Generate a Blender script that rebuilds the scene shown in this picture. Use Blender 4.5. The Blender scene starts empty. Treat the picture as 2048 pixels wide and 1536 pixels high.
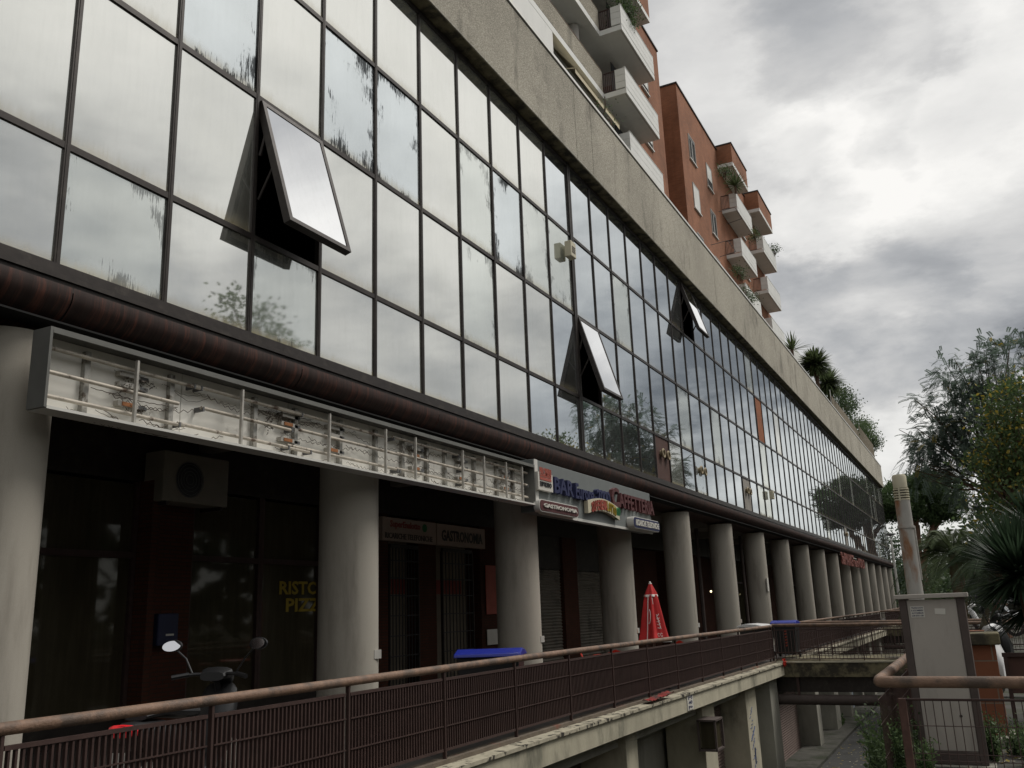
import bpy, math, random
import numpy as np
from mathutils import Vector
random.seed(7); rng=np.random.default_rng(7)
R=math.radians
sc=bpy.context.scene
# ---------------------------------------------------------------- camera
E=1.65                      # eye height over the terrace paving
F=1796.6; YAW=0.46295998; PIT=0.24779615; ROL=-0.03738341
_f=np.array([-math.sin(YAW)*math.cos(PIT),math.cos(YAW)*math.cos(PIT),math.sin(PIT)])
_r0=np.array([math.cos(YAW),math.sin(YAW),0.]); _u0=np.cross(_r0,_f)
_r=math.cos(ROL)*_r0+math.sin(ROL)*_u0; _u=-math.sin(ROL)*_r0+math.cos(ROL)*_u0
cd=bpy.data.cameras.new('camera'); cam=bpy.data.objects.new('camera',cd); sc.collection.objects.link(cam)
cd.sensor_width=36; cd.lens=F/2048*36; cd.clip_start=.05; cd.clip_end=3000
from mathutils import Matrix
cam.matrix_world=Matrix(((_r[0],_u[0],-_f[0],0),(_r[1],_u[1],-_f[1],0),(_r[2],_u[2],-_f[2],E),(0,0,0,1)))
sc.camera=cam
sc.render.resolution_x=1024; sc.render.resolution_y=768
def _ray(px,py): return _f+(px-1024)/F*_r-(py-768)/F*_u
def onX(px,py,X): d=_ray(px,py); p=d*(X/d[0]); return (float(p[0]),float(p[1]),float(p[2]+E))
def onY(px,py,Y): d=_ray(px,py); p=d*(Y/d[1]); return (float(p[0]),float(p[1]),float(p[2]+E))
# ---------------------------------------------------------------- world
sc.view_settings.view_transform='Standard'; sc.view_settings.look='None'
sc.view_settings.exposure=0.0; sc.view_settings.gamma=1
SUN=Vector((0.55,0.50,1.0)).normalized()
w=bpy.data.worlds.new('World'); sc.world=w; w.use_nodes=True
nt=w.node_tree; N=nt.nodes; L=nt.links
for n in list(N): N.remove(n)
def nn(tree,t,**k):
    n=tree.nodes.new(t)
    for a,b in k.items():
        if a=='ins':
            for i,v in b.items():
                if hasattr(v,'is_output'): tree.links.new(v,n.inputs[i])
                else: n.inputs[i].default_value=v
        else: setattr(n,a,b)
    return n
def mth(tree,op,a,b=0.,c=None,clamp=False):
    n=nn(tree,'ShaderNodeMath',operation=op,use_clamp=clamp,ins={0:a,1:b})
    if c is not None:
        if hasattr(c,'is_output'): tree.links.new(c,n.inputs[2])
        else: n.inputs[2].default_value=c
    return n.outputs[0]
def ramp(tree,fac,stops,interp='LINEAR'):
    n=tree.nodes.new('ShaderNodeValToRGB'); n.color_ramp.interpolation=interp
    el=n.color_ramp.elements
    while len(el)<len(stops): el.new(0.5)
    for e,(p,c) in zip(el,stops):
        e.position=p
        if not isinstance(c,(tuple,list)): c=(c,c,c)
        e.color=(*c[:3],1)
    tree.links.new(fac,n.inputs[0]); return n.outputs[0]
def mixc(tree,fac,a,b,mode='MIX'):
    n=tree.nodes.new('ShaderNodeMix'); n.data_type='RGBA'; n.blend_type=mode
    for i,v in ((0,fac),(6,a),(7,b)):
        if hasattr(v,'is_output'): tree.links.new(v,n.inputs[i])
        else: n.inputs[i].default_value=v if i==0 else (*v[:3],1)
    return n.outputs[2]
def mapr(tree,v,a,b,c,d,smooth=False):
    n=nn(tree,'ShaderNodeMapRange',ins={0:v,1:a,2:b,3:c,4:d})
    if smooth: n.interpolation_type='SMOOTHSTEP'
    return n.outputs[0]
tc=nn(nt,'ShaderNodeTexCoord')
sky=nn(nt,'ShaderNodeTexSky',sky_type='NISHITA',sun_disc=False,sun_elevation=math.asin(SUN.z),sun_rotation=math.atan2(SUN.x,SUN.y))
sep=nn(nt,'ShaderNodeSeparateXYZ',ins={0:tc.outputs['Generated']})
zz=mth(nt,'ADD',mth(nt,'MAXIMUM',sep.outputs[2],0.0),0.28)
cmb=nn(nt,'ShaderNodeCombineXYZ',ins={0:mth(nt,'DIVIDE',sep.outputs[0],zz),1:mth(nt,'DIVIDE',sep.outputs[1],zz),2:mth(nt,'MULTIPLY',sep.outputs[2],1.5)})
n1=nn(nt,'ShaderNodeTexNoise',ins={'Vector':cmb.outputs[0],'Scale':2.1,'Detail':9.,'Roughness':.56,'Distortion':.3})
n2=nn(nt,'ShaderNodeTexNoise',ins={'Vector':cmb.outputs[0],'Scale':.75,'Detail':5.,'Roughness':.55})
cl=mth(nt,'ADD',mth(nt,'MULTIPLY',mth(nt,'SUBTRACT',n1.outputs[0],.098),.80),mth(nt,'MULTIPLY',n2.outputs[0],.5))
wn=nn(nt,'ShaderNodeTexNoise',ins={'Vector':cmb.outputs[0],'Scale':2.6,'Detail':9.,'Roughness':.6})
wv=nn(nt,'ShaderNodeVectorMath',operation='SUBTRACT',ins={0:wn.outputs['Color'],1:(.5,.5,.5)})
ws=nn(nt,'ShaderNodeVectorMath',operation='SCALE',ins={0:wv.outputs[0],'Scale':.34})
wa=nn(nt,'ShaderNodeVectorMath',operation='ADD',ins={0:tc.outputs['Generated'],1:ws.outputs[0]})
wd=nn(nt,'ShaderNodeVectorMath',operation='NORMALIZE',ins={0:wa.outputs[0]})
def blob(px,py,c0,amp,mirror=False,vec=None):
    d=_ray(px,py) if vec is None else np.array(vec,float)
    if mirror: d=d*np.array([-1,1,1])
    d=d/np.linalg.norm(d)
    dt=nn(nt,'ShaderNodeVectorMath',operation='DOT_PRODUCT',ins={0:wd.outputs[0],1:tuple(d)})
    return mth(nt,'MULTIPLY',mapr(nt,dt.outputs['Value'],math.cos(R(c0)),math.cos(R(c0*.35)),0.,1.,True),amp)
CLOUDS=[(1880,190,8,.14),(1980,330,9,.08),(1720,420,6,.09),(1870,520,8,.07),(1900,900,11,.12),(1540,180,11,-.06),(1380,60,8,.0),(1690,300,4,.05),(1840,245,2.6,-.11),(1740,350,3,-.08),(1700,480,2.5,-.05),(1800,660,6,-.08),(1680,740,6,-.08),(1990,690,6,-.05),(1690,30,7,-.15),(2000,50,6,-.13),(1880,-10,3,.10)]
acc=cl
for c in CLOUDS: acc=mth(nt,'ADD',acc,blob(*c))
MCL=[(1600,600,11,-.17),(1480,790,8,-.20),(1180,560,8,-.05),(700,60,22,.16),(250,60,16,.12),(1000,100,12,.10),(1480,945,6,.20),(1640,1000,7,.14),(1600,760,5,.08),(1050,800,9,-.11),(1250,760,6,-.08),(560,620,11,-.12),(100,480,10,-.10),(850,480,7,.02)]
for c in MCL: acc=mth(nt,'ADD',acc,blob(*c,mirror=True))
acc=mth(nt,'ADD',acc,blob(0,0,50,.16,vec=(.45,-.1,1)))
ccol=ramp(nt,acc,[(.26,(.21,.222,.24)),(.40,(.37,.38,.395)),(.50,(.50,.507,.515)),(.60,(.68,.675,.665)),(.70,(.88,.87,.845)),(.85,(1.08,1.06,1.02))])
horiz=mapr(nt,sep.outputs[2],.02,.20,1.,0.,True)
ccol=mixc(nt,mth(nt,'MULTIPLY',horiz,.7),ccol,(.90,.90,.87))
sc10=nn(nt,'ShaderNodeVectorMath',operation='SCALE',ins={0:ccol,'Scale':9.2})
fin=mixc(nt,.96,sky.outputs[0],sc10.outputs[0])
gr=mapr(nt,sep.outputs[2],-.03,-.005,0.,1.)
fin=mixc(nt,gr,(.9,.85,.8),fin)
bg=nn(nt,'ShaderNodeBackground',ins={0:fin,1:.1}); wo=nn(nt,'ShaderNodeOutputWorld',ins={0:bg.outputs[0]})
sd=bpy.data.lights.new('sun','SUN'); sd.energy=2.4; sd.angle=R(22); sd.color=(1,.96,.9)
so=bpy.data.objects.new('sun',sd); sc.collection.objects.link(so); so.rotation_euler=SUN.to_track_quat('Z','Y').to_euler()
sc.cycles.max_bounces=8; sc.cycles.diffuse_bounces=4
# ---------------------------------------------------------------- helpers
class MB:
    def __init__(s): s.v=[];s.f=[];s.m=[];s.uv={}
    def quad(s,a,b,c,d,m=0,uv=False):
        i=len(s.v); s.v+=[a,b,c,d]; s.f.append((i,i+1,i+2,i+3)); s.m.append(m)
        if uv: s.uv[len(s.f)-1]=((0,0),(1,0),(1,1),(0,1)) if uv is True else uv
        return s
    def tri(s,a,b,c,m=0):
        i=len(s.v); s.v+=[a,b,c]; s.f.append((i,i+1,i+2)); s.m.append(m); return s
    def box(s,x0,x1,y0,y1,z0,z1,m=0):
        x0,x1=sorted((x0,x1));y0,y1=sorted((y0,y1));z0,z1=sorted((z0,z1))
        i=len(s.v); s.v+=[(x0,y0,z0),(x1,y0,z0),(x1,y1,z0),(x0,y1,z0),(x0,y0,z1),(x1,y0,z1),(x1,y1,z1),(x0,y1,z1)]
        for q in ((3,2,1,0),(4,5,6,7),(0,1,5,4),(1,2,6,5),(2,3,7,6),(3,0,4,7)): s.f.append(tuple(i+k for k in q)); s.m.append(m)
        return s
    def obox(s,c,ax,ay,az,m=0):     # oriented box: centre, half-axis vectors
        c,ax,ay,az=[np.array(t,float) for t in (c,ax,ay,az)]; i=len(s.v)
        for sz in (-1,1):
            for sx,sy in ((-1,-1),(1,-1),(1,1),(-1,1)): s.v.append(tuple(c+sx*ax+sy*ay+sz*az))
        for q in ((3,2,1,0),(4,5,6,7),(0,1,5,4),(1,2,6,5),(2,3,7,6),(3,0,4,7)): s.f.append(tuple(i+k for k in q)); s.m.append(m)
        return s
    def tube(s,pts,r,n=10,m=0,cap=True):
        pts=[np.array(p,float) for p in pts]; k=len(pts)
        rr=r if isinstance(r,(list,tuple)) else [r]*k
        i0=len(s.v); prev=None
        for j,p in enumerate(pts):
            t=pts[min(j+1,k-1)]-pts[max(j-1,0)]; t=t/(np.linalg.norm(t)+1e-9)
            if prev is None:
                a=np.array([0,0,1.]) if abs(t[2])<.9 else np.array([1.,0,0])
                u=np.cross(t,a)
            else: u=prev-t*np.dot(prev,t)
            u=u/(np.linalg.norm(u)+1e-9); prev=u; v=np.cross(t,u)
            for q in range(n):
                a=2*math.pi*q/n; s.v.append(tuple(p+rr[j]*(math.cos(a)*u+math.sin(a)*v)))
        for j in range(k-1):
            for q in range(n):
                a=i0+j*n+q;b=i0+j*n+(q+1)%n; s.f.append((a,b,b+n,a+n)); s.m.append(m)
        if cap:
            s.f.append(tuple(i0+q for q in range(n))[::-1]); s.m.append(m)
            s.f.append(tuple(i0+(k-1)*n+q for q in range(n))); s.m.append(m)
        return s
    def lathe(s,c,prof,n=24,m=0,fold=None):   # prof: (r,z) up the axis
        i0=len(s.v)
        for r,z in prof:
            for q in range(n):
                a=2*math.pi*q/n; k=1 if fold is None else fold(a,z)
                s.v.append((c[0]+r*k*math.cos(a),c[1]+r*k*math.sin(a),c[2]+z))
        for j in range(len(prof)-1):
            for q in range(n):
                a=i0+j*n+q;b=i0+j*n+(q+1)%n; s.f.append((a,b,b+n,a+n)); s.m.append(m)
        s.f.append(tuple(i0+q for q in range(n))[::-1]); s.m.append(m)
        s.f.append(tuple(i0+(len(prof)-1)*n+q for q in range(n))); s.m.append(m)
        return s
    def prism(s,pts,d,m=0):   # planar polygon pts, extruded by vector d
        pts=[np.array(p,float) for p in pts]; d=np.array(d,float); n=len(pts); i=len(s.v)
        s.v+=[tuple(p) for p in pts]+[tuple(p+d) for p in pts]
        s.f.append(tuple(range(i,i+n))[::-1]); s.f.append(tuple(range(i+n,i+2*n))); s.m+=[m,m]
        for k in range(n): a=i+k;b=i+(k+1)%n; s.f.append((a,b,b+n,a+n)); s.m.append(m)
        return s
    def arr(s,V,Fc,m=0):
        i=len(s.v); s.v+=[tuple(x) for x in np.asarray(V).tolist()]; s.f+=[tuple(int(q)+i for q in f) for f in Fc]; s.m+=[m]*len(Fc); return s
    def build(s,name,mat,parent=None,smooth=False,bevel=0):
        me=bpy.data.meshes.new(name)
        off=np.zeros(3)
        p=parent
        while p is not None: off+=np.array(p.location); p=p.parent
        V=np.array(s.v,float).reshape(-1,3)-off
        me.from_pydata(V.tolist(),[],s.f)
        mats=mat if isinstance(mat,(list,tuple)) else [mat]
        for q in mats: me.materials.append(q)
        if len(mats)>1: me.polygons.foreach_set('material_index',s.m)
        if s.uv:
            ul=me.uv_layers.new(name='UVMap')
            for fi,c in s.uv.items():
                ls=me.polygons[fi].loop_start
                for k,t in enumerate(c): ul.data[ls+k].uv=t
        if smooth: me.polygons.foreach_set('use_smooth',[True]*len(me.polygons))
        me.update()
        o=bpy.data.objects.new(name,me); sc.collection.objects.link(o)
        if parent is not None: o.parent=parent
        if bevel:
            b=o.modifiers.new('bevel','BEVEL'); b.width=bevel; b.segments=2; b.limit_method='ANGLE'
        if smooth and hasattr(me,'set_sharp_from_angle'): me.set_sharp_from_angle(angle=R(40))
        return o
def tag(o,label,cat,group=None,kind=None):
    if label: o['label']=label
    if cat: o['category']=cat
    if group: o['group']=group
    if kind: o['kind']=kind
    return o
def thing(name,label,cat,loc=(0,0,0),group=None):
    o=bpy.data.objects.new(name,None); sc.collection.objects.link(o); o.location=loc; o.empty_display_size=.2
    return tag(o,label,cat,group)
def copy_tree(o,parent=None):
    c=o.copy(); sc.collection.objects.link(c); c.parent=parent
    for ch in list(o.children): copy_tree(ch,c)
    return c
_tx={}
def text(mb,s,org,ax,ay,az,width,height,ext=.01,bold=0.0,m=0,shear=0):
    bold=min(bold,.026)
    key=(s,bold,shear)
    if key not in _tx:
        cu=bpy.data.curves.new('t','FONT'); cu.body=s; cu.extrude=.5; cu.offset=bold; cu.resolution_u=2; cu.shear=shear
        o=bpy.data.objects.new('t',cu); sc.collection.objects.link(o)
        dg=bpy.context.evaluated_depsgraph_get(); me=bpy.data.meshes.new_from_object(o.evaluated_get(dg))
        V=np.array([v.co[:] for v in me.vertices]); Fc=[tuple(p.vertices) for p in me.polygons]
        bpy.data.objects.remove(o); bpy.data.meshes.remove(me); bpy.data.curves.remove(cu)
        V=V-np.array([V[:,0].min(),V[:,1].min(),V[:,2].min()]); V/=np.maximum(V.max(0),1e-6)
        _tx[key]=(V,Fc)
    V,Fc=_tx[key]; ax,ay,az,org=[np.array(t,float) for t in (ax,ay,az,org)]
    P=org+V[:,:1]*width*ax+V[:,1:2]*height*ay+V[:,2:]*ext*az
    mb.arr(P,Fc,m); return mb
YX=((0,1,0),(0,0,1),(1,0,0)); CF=((1,0,0),(0,0,1),(0,-1,0))
# ---------------------------------------------------------------- materials
def mat(name,col,rough=.8,metal=0.,var=.12,scale=3.,bump=0.,bscale=30.,spec=.3,dirt=None,dscale=1.,dlo=.5,dhi=.7,stretch=(1,1,1),detail=5,dstretch=None):
    m=bpy.data.materials.new(name); m.use_nodes=True; t=m.node_tree; b=t.nodes['Principled BSDF']
    g=nn(t,'ShaderNodeNewGeometry'); mp=nn(t,'ShaderNodeMapping',ins={0:g.outputs['Position'],3:stretch})
    no=nn(t,'ShaderNodeTexNoise',ins={'Vector':mp.outputs[0],'Scale':scale,'Detail':float(detail),'Roughness':.6})
    f=mapr(t,no.outputs[0],.25,.75,1-var,1+var)
    c=nn(t,'ShaderNodeVectorMath',operation='SCALE',ins={0:tuple(col),'Scale':f}).outputs[0]
    if dirt is not None:
        dm=mp if dstretch is None else nn(t,'ShaderNodeMapping',ins={0:g.outputs['Position'],3:dstretch})
        dn=nn(t,'ShaderNodeTexNoise',ins={'Vector':dm.outputs[0],'Scale':dscale,'Detail':6.,'Roughness':.65})
        c=mixc(t,mapr(t,dn.outputs[0],dlo,dhi,0.,1.,True),c,dirt)
    t.links.new(c,b.inputs['Base Color'])
    b.inputs['Roughness'].default_value=rough; b.inputs['Metallic'].default_value=metal; b.inputs['Specular IOR Level'].default_value=spec
    if bump:
        bn=nn(t,'ShaderNodeTexNoise',ins={'Vector':mp.outputs[0],'Scale':bscale,'Detail':4.})
        bu=nn(t,'ShaderNodeBump',ins={'Strength':bump,'Distance':.02,'Height':bn.outputs[0]}); t.links.new(bu.outputs[0],b.inputs['Normal'])
    return m
def pebble(name,col,col2,sc_=45):
    m=bpy.data.materials.new(name); m.use_nodes=True; t=m.node_tree; b=t.nodes['Principled BSDF']
    g=nn(t,'ShaderNodeNewGeometry')
    v=nn(t,'ShaderNodeTexVoronoi',ins={'Vector':g.outputs['Position'],'Scale':sc_})
    sp=nn(t,'ShaderNodeSeparateColor',ins={0:v.outputs['Color']})
    c=ramp(t,sp.outputs[0],[(0.,tuple(k*.45 for k in col)),(.45,col),(.8,col2),(1.,tuple(min(1,k*1.7) for k in col2))])
    mp=nn(t,'ShaderNodeMapping',ins={0:g.outputs['Position'],3:(1,1,.25)})
    n=nn(t,'ShaderNodeTexNoise',ins={'Vector':mp.outputs[0],'Scale':.9,'Detail':8.,'Roughness':.68})
    c=mixc(t,mapr(t,n.outputs[0],.54,.74,0.,.75,True),c,(.075,.07,.06))
    ms=nn(t,'ShaderNodeMapping',ins={0:g.outputs['Position'],3:(.3,.3,.22)}); nl=nn(t,'ShaderNodeTexNoise',ins={'Vector':ms.outputs[0],'Scale':1.5,'Detail':8.,'Roughness':.7})
    c=mixc(t,mapr(t,nl.outputs[0],.56,.70,0.,.6,True),c,(.11,.10,.085))
    n2=nn(t,'ShaderNodeTexNoise',ins={'Vector':g.outputs['Position'],'Scale':.35,'Detail':3.})
    c=nn(t,'ShaderNodeVectorMath',operation='SCALE',ins={0:c,'Scale':mapr(t,n2.outputs[0],.3,.7,.85,1.15)}).outputs[0]
    t.links.new(c,b.inputs['Base Color']); b.inputs['Roughness'].default_value=.95; b.inputs['Specular IOR Level'].default_value=.15
    bu=nn(t,'ShaderNodeBump',ins={'Strength':.6,'Distance':.012,'Height':v.outputs['Distance']}); t.links.new(bu.outputs[0],b.inputs['Normal'])
    return m
def brick(name,c1,c2,mortar,w=.25,h=.065,ms=.008,axis='Y'):
    m=bpy.data.materials.new(name); m.use_nodes=True; t=m.node_tree; b=t.nodes['Principled BSDF']
    g=nn(t,'ShaderNodeNewGeometry'); s=nn(t,'ShaderNodeSeparateXYZ',ins={0:g.outputs['Position']})
    cb=nn(t,'ShaderNodeCombineXYZ',ins={0:mth(t,'ADD',s.outputs[0],s.outputs[1]),1:s.outputs[2]})
    br=nn(t,'ShaderNodeTexBrick',ins={'Vector':cb.outputs[0],'Color1':(*c1,1),'Color2':(*c2,1),'Mortar':(*mortar,1),'Scale':1.,'Mortar Size':ms,'Brick Width':w,'Row Height':h,'Bias':-.1})
    n=nn(t,'ShaderNodeTexNoise',ins={'Vector':g.outputs['Position'],'Scale':.6,'Detail':6.,'Roughness':.65})
    c=nn(t,'ShaderNodeVectorMath',operation='SCALE',ins={0:br.outputs[0],'Scale':mapr(t,n.outputs[0],.3,.7,.72,1.2)}).outputs[0]
    mp=nn(t,'ShaderNodeMapping',ins={0:g.outputs['Position'],3:(1.3,1.3,.12)}); ns=nn(t,'ShaderNodeTexNoise',ins={'Vector':mp.outputs[0],'Scale':1.4,'Detail':6.,'Roughness':.6})
    c=mixc(t,mapr(t,ns.outputs[0],.50,.72,0.,.4,True),c,tuple(k*.5 for k in c1))
    t.links.new(c,b.inputs['Base Color']); b.inputs['Roughness'].default_value=.9; b.inputs['Specular IOR Level'].default_value=.2
    bu=nn(t,'ShaderNodeBump',ins={'Strength':.4,'Distance':.006,'Height':br.outputs['Fac']}); bu.invert=True; t.links.new(bu.outputs[0],b.inputs['Normal'])
    return m
def glassmat(name,dust=.35,peel=0.,tint=(.60,.63,.64),rough=.05,dustcol=(.42,.43,.40),peelcol=(.012,.013,.016)):
    m=bpy.data.materials.new(name); m.use_nodes=True; t=m.node_tree
    for n in list(t.nodes): t.nodes.remove(n)
    g=nn(t,'ShaderNodeNewGeometry'); uv=nn(t,'ShaderNodeUVMap'); su=nn(t,'ShaderNodeSeparateXYZ',ins={0:uv.outputs[0]})
    u,v=su.outputs[0],su.outputs[1]
    gl=nn(t,'ShaderNodeBsdfGlossy',ins={'Color':(*tint,1),'Roughness':rough})
    wob=nn(t,'ShaderNodeTexNoise',ins={'Vector':g.outputs['Position'],'Scale':.55,'Detail':1.})
    bu=nn(t,'ShaderNodeBump',ins={'Strength':.25,'Distance':.012,'Height':wob.outputs[0]}); t.links.new(bu.outputs[0],gl.inputs['Normal'])
    st=nn(t,'ShaderNodeMapping',ins={0:g.outputs['Position'],3:(6,6,.7)})
    ns=nn(t,'ShaderNodeTexNoise',ins={'Vector':st.outputs[0],'Scale':1.6,'Detail':6.,'Roughness':.6})
    nb=nn(t,'ShaderNodeTexNoise',ins={'Vector':g.outputs['Position'],'Scale':.8,'Detail':5.})
    dfac=mth(t,'ADD',mth(t,'MULTIPLY',mapr(t,nb.outputs[0],.3,.7,.6,1.4),dust),mth(t,'MULTIPLY',mapr(t,ns.outputs[0],.45,.8,0.,.05),1.),clamp=True)
    edge=mapr(t,mth(t,'ADD',v,mth(t,'MULTIPLY',mth(t,'SUBTRACT',ns.outputs[0],.5),.12)),0.0,.13,1.,0.,True)
    dcol=mixc(t,mth(t,'MULTIPLY',edge,.8),dustcol,(.42,.34,.18))
    df=nn(t,'ShaderNodeBsdfDiffuse',ins={'Color':dcol})
    dfac=mth(t,'ADD',dfac,mth(t,'MULTIPLY',edge,min(.45,dust*2.2)),clamp=True)
    mx=nn(t,'ShaderNodeMixShader',ins={0:dfac,1:gl.outputs[0],2:df.outputs[0]})
    out=mx.outputs[0]
    # dark seal stains that creep in from the pane's edges
    eu=mth(t,'MINIMUM',u,mth(t,'SUBTRACT',1.,u)); ev=mth(t,'MINIMUM',v,mth(t,'SUBTRACT',1.,v))
    ed=mth(t,'MINIMUM',mth(t,'MULTIPLY',eu,1.),mth(t,'MULTIPLY',ev,1.2))
    s2=nn(t,'ShaderNodeMapping',ins={0:g.outputs['Position'],3:(30,30,2.6)})
    n3=nn(t,'ShaderNodeTexNoise',ins={'Vector':s2.outputs[0],'Scale':1.5,'Detail':7.,'Roughness':.72})
    n4=nn(t,'ShaderNodeTexNoise',ins={'Vector':g.outputs['Position'],'Scale':1.7,'Detail':3.})
    thr=mth(t,'ADD',mapr(t,ed,0.,.34,.52-.04*(peel>.5),.84),mapr(t,n4.outputs[0],.38,.62,.20,-.16))
    pk=mapr(t,mth(t,'SUBTRACT',n3.outputs[0],thr),-.01,.05,0.,1.)
    if peel>0:
        dk=nn(t,'ShaderNodeBsdfDiffuse',ins={'Color':(*peelcol,1)})
        out=nn(t,'ShaderNodeMixShader',ins={0:mth(t,'MULTIPLY',pk,min(1,peel)*.9),1:out,2:dk.outputs[0]}).outputs[0]
    nn(t,'ShaderNodeOutputMaterial',ins={0:out}); return m
M={}
M['peb']=pebble('exposed_aggregate',(.345,.32,.265),(.425,.395,.33),85)
M['peb2']=pebble('pebble_render',(.31,.285,.23),(.38,.35,.29),60)
M['col']=mat('column_concrete',(.335,.31,.265),.92,var=.10,scale=160,bump=.15,bscale=180,dirt=(.17,.15,.125),dscale=1.1,dstretch=(1.6,1.6,.3),dlo=.46,dhi=.80,detail=2)
M['conc']=mat('stained_concrete',(.40,.37,.28),.9,var=.2,scale=2.2,bump=.3,bscale=25,dirt=(.10,.10,.075),dscale=.9,dlo=.52,dhi=.75,stretch=(1,1,.45))
M['conc_g']=mat('grey_lower_concrete',(.30,.29,.245),.9,var=.2,scale=1.6,bump=.3,dirt=(.10,.095,.08),dscale=.7,dlo=.5,dhi=.8,stretch=(1,1,.4))
M['moss']=mat('mossy_concrete',(.16,.14,.085),.95,var=.35,scale=4,bump=.6,bscale=14,dirt=(.045,.04,.03),dscale=2.5,dlo=.42,dhi=.62)
M['lip']=mat('chipped_white_edge',(.36,.33,.25),.85,var=.25,scale=6,dirt=(.035,.03,.025),dscale=5,dlo=.52,dhi=.60)
M['ledge']=mat('dirty_ledge',(.13,.105,.08),.85,var=.35,scale=5,bump=.3,dirt=(.20,.07,.045),dscale=1.1,dlo=.6,dhi=.75)
M['wht']=mat('white_paint',(.66,.66,.63),.6,var=.06,scale=2,dirt=(.40,.39,.36),dscale=1.2,dlo=.55,dhi=.85,stretch=(1,1,.4))
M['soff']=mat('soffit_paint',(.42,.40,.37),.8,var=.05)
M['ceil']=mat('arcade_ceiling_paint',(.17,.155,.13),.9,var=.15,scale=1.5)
M['deckm']=mat('shade_toned_paving',(.05,.045,.04),.7,var=.3,scale=2)  # paving colour darkened to deepen the arcade's shade
M['whmet']=mat('coping_metal',(.62,.61,.57),.45,metal=.2,var=.1,scale=1.5)
M['frame']=mat('bronze_frame',(.035,.029,.026),.45,metal=.3,var=.25,scale=6,bump=.05,bscale=60,dirt=(.07,.06,.05),dscale=4,dlo=.5,dhi=.8)
M['dark']=mat('dark_void',(.012,.012,.012),.9)
M['curt']=mat('tan_blind',(.20,.17,.13),.9,var=.2,scale=8,stretch=(6,6,.3))
M['tubem']=mat('weathered_rust_paint',(.185,.115,.078),.62,var=.28,scale=11,bump=.3,bscale=60,dirt=(.09,.065,.05),dscale=4.5,dlo=.42,dhi=.66,spec=.35)
M['rpost']=mat('rusty_post',(.085,.045,.035),.7,var=.35,scale=12,bump=.2)
M['bar']=mat('brown_bar_paint',(.050,.029,.025),.6,var=.25,scale=8)
M['screen']=mat('brown_screen',(.046,.026,.022),.75,var=.35,scale=3,stretch=(1,14,.4))
M['br']=brick('red_brick',(.31,.13,.068),(.25,.10,.052),(.21,.13,.09))
M['tile']=brick('orange_block',(.19,.075,.042),(.16,.06,.035),(.17,.13,.10),w=.42,h=.2,ms=.007)
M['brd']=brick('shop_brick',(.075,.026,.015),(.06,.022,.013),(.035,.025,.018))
M['asph']=mat('asphalt',(.052,.052,.050),.85,var=.3,scale=5,bump=.5,bscale=60,dirt=(.03,.03,.028),dscale=.6,dlo=.45,dhi=.7)
M['pave']=mat('paving',(.065,.062,.055),.85,var=.3,scale=2,dirt=(.04,.045,.025),dscale=1.5,dlo=.45,dhi=.6)
M['kerbm']=mat('dirty_kerb',(.075,.072,.062),.9,var=.35,scale=3,bump=.3,dirt=(.03,.035,.02),dscale=1.2,dlo=.45,dhi=.65)
M['soil']=mat('soil',(.045,.042,.028),.95,var=.4,scale=4,bump=.6)
M['leaf']=mat('leaf_green',(.085,.13,.05),.6,var=.4,scale=2.5)
M['leafd']=mat('leaf_dark',(.05,.08,.036),.6,var=.4,scale=1.5)
M['leafb']=mat('leaf_blue',(.135,.18,.145),.6,var=.3,scale=1.5)
M['leafy']=mat('leaf_yellow',(.36,.28,.05),.6,var=.35,scale=1.5)
M['pine']=mat('pine_needles',(.055,.09,.035),.7,var=.5,scale=.6)
M['palm']=mat('palm_green',(.085,.115,.05),.55,var=.35,scale=2)
M['spike']=mat('spike_leaf',(.03,.05,.028),.5,var=.4,scale=3)
M['bark']=mat('bark',(.10,.065,.045),.95,var=.35,scale=4,bump=.6,bscale=12,stretch=(1,1,.3))
M['barkp']=mat('pine_bark',(.19,.11,.075),.95,var=.4,scale=3,bump=.7,bscale=8,stretch=(1,1,.3))
M['red']=mat('red_canvas',(.43,.025,.025),.8,var=.2,scale=6)
M['redp']=mat('red_plastic',(.50,.035,.02),.4,var=.06)
M['whc']=mat('white_canvas',(.75,.72,.68),.7,var=.08)
M['blue']=mat('blue_plastic',(.012,.022,.24),.35,var=.12,spec=.5)
M['blk']=mat('black_plastic',(.015,.015,.016),.35,var=.1,spec=.5)
M['gry']=mat('grey_plastic',(.12,.12,.12),.5)
M['cab']=mat('cabinet_grey',(.36,.33,.295),.7,var=.07,scale=1.2,dirt=(.24,.225,.20),dscale=2.5,dstretch=(2,2,.5),dlo=.48,dhi=.78,bump=.05,bscale=200)
M['cabf']=mat('cabinet_frame',(.075,.058,.052),.7,var=.2,scale=6)
M['cream']=mat('cream_plastic',(.50,.46,.34),.5,var=.08)
M['alu']=mat('aluminium',(.42,.40,.36),.45,metal=.3,var=.3,scale=9)
M['boxw']=mat('lightbox_back',(.76,.74,.68),.8,var=.06,scale=1.5,dirt=(.20,.17,.14),dscale=1.6,dlo=.60,dhi=.80,dstretch=(1,1,1.6))
M['boxs']=mat('lightbox_case',(.13,.13,.12),.6,var=.15,scale=3)
M['ftube']=mat('fluorescent_tube',(.40,.36,.30),.4,var=.4,scale=6,dirt=(.10,.07,.05),dscale=7,dlo=.55,dhi=.65)
M['wire']=mat('cable',(.11,.09,.07),.7)
M['rackm']=mat('galvanised_rack',(.36,.35,.32),.5,metal=.2,var=.3,scale=14,dirt=(.10,.08,.06),dscale=8,dlo=.5,dhi=.65)
M['copper']=mat('ballast_copper',(.30,.125,.05),.6,metal=.2,var=.4,scale=20)
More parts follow.
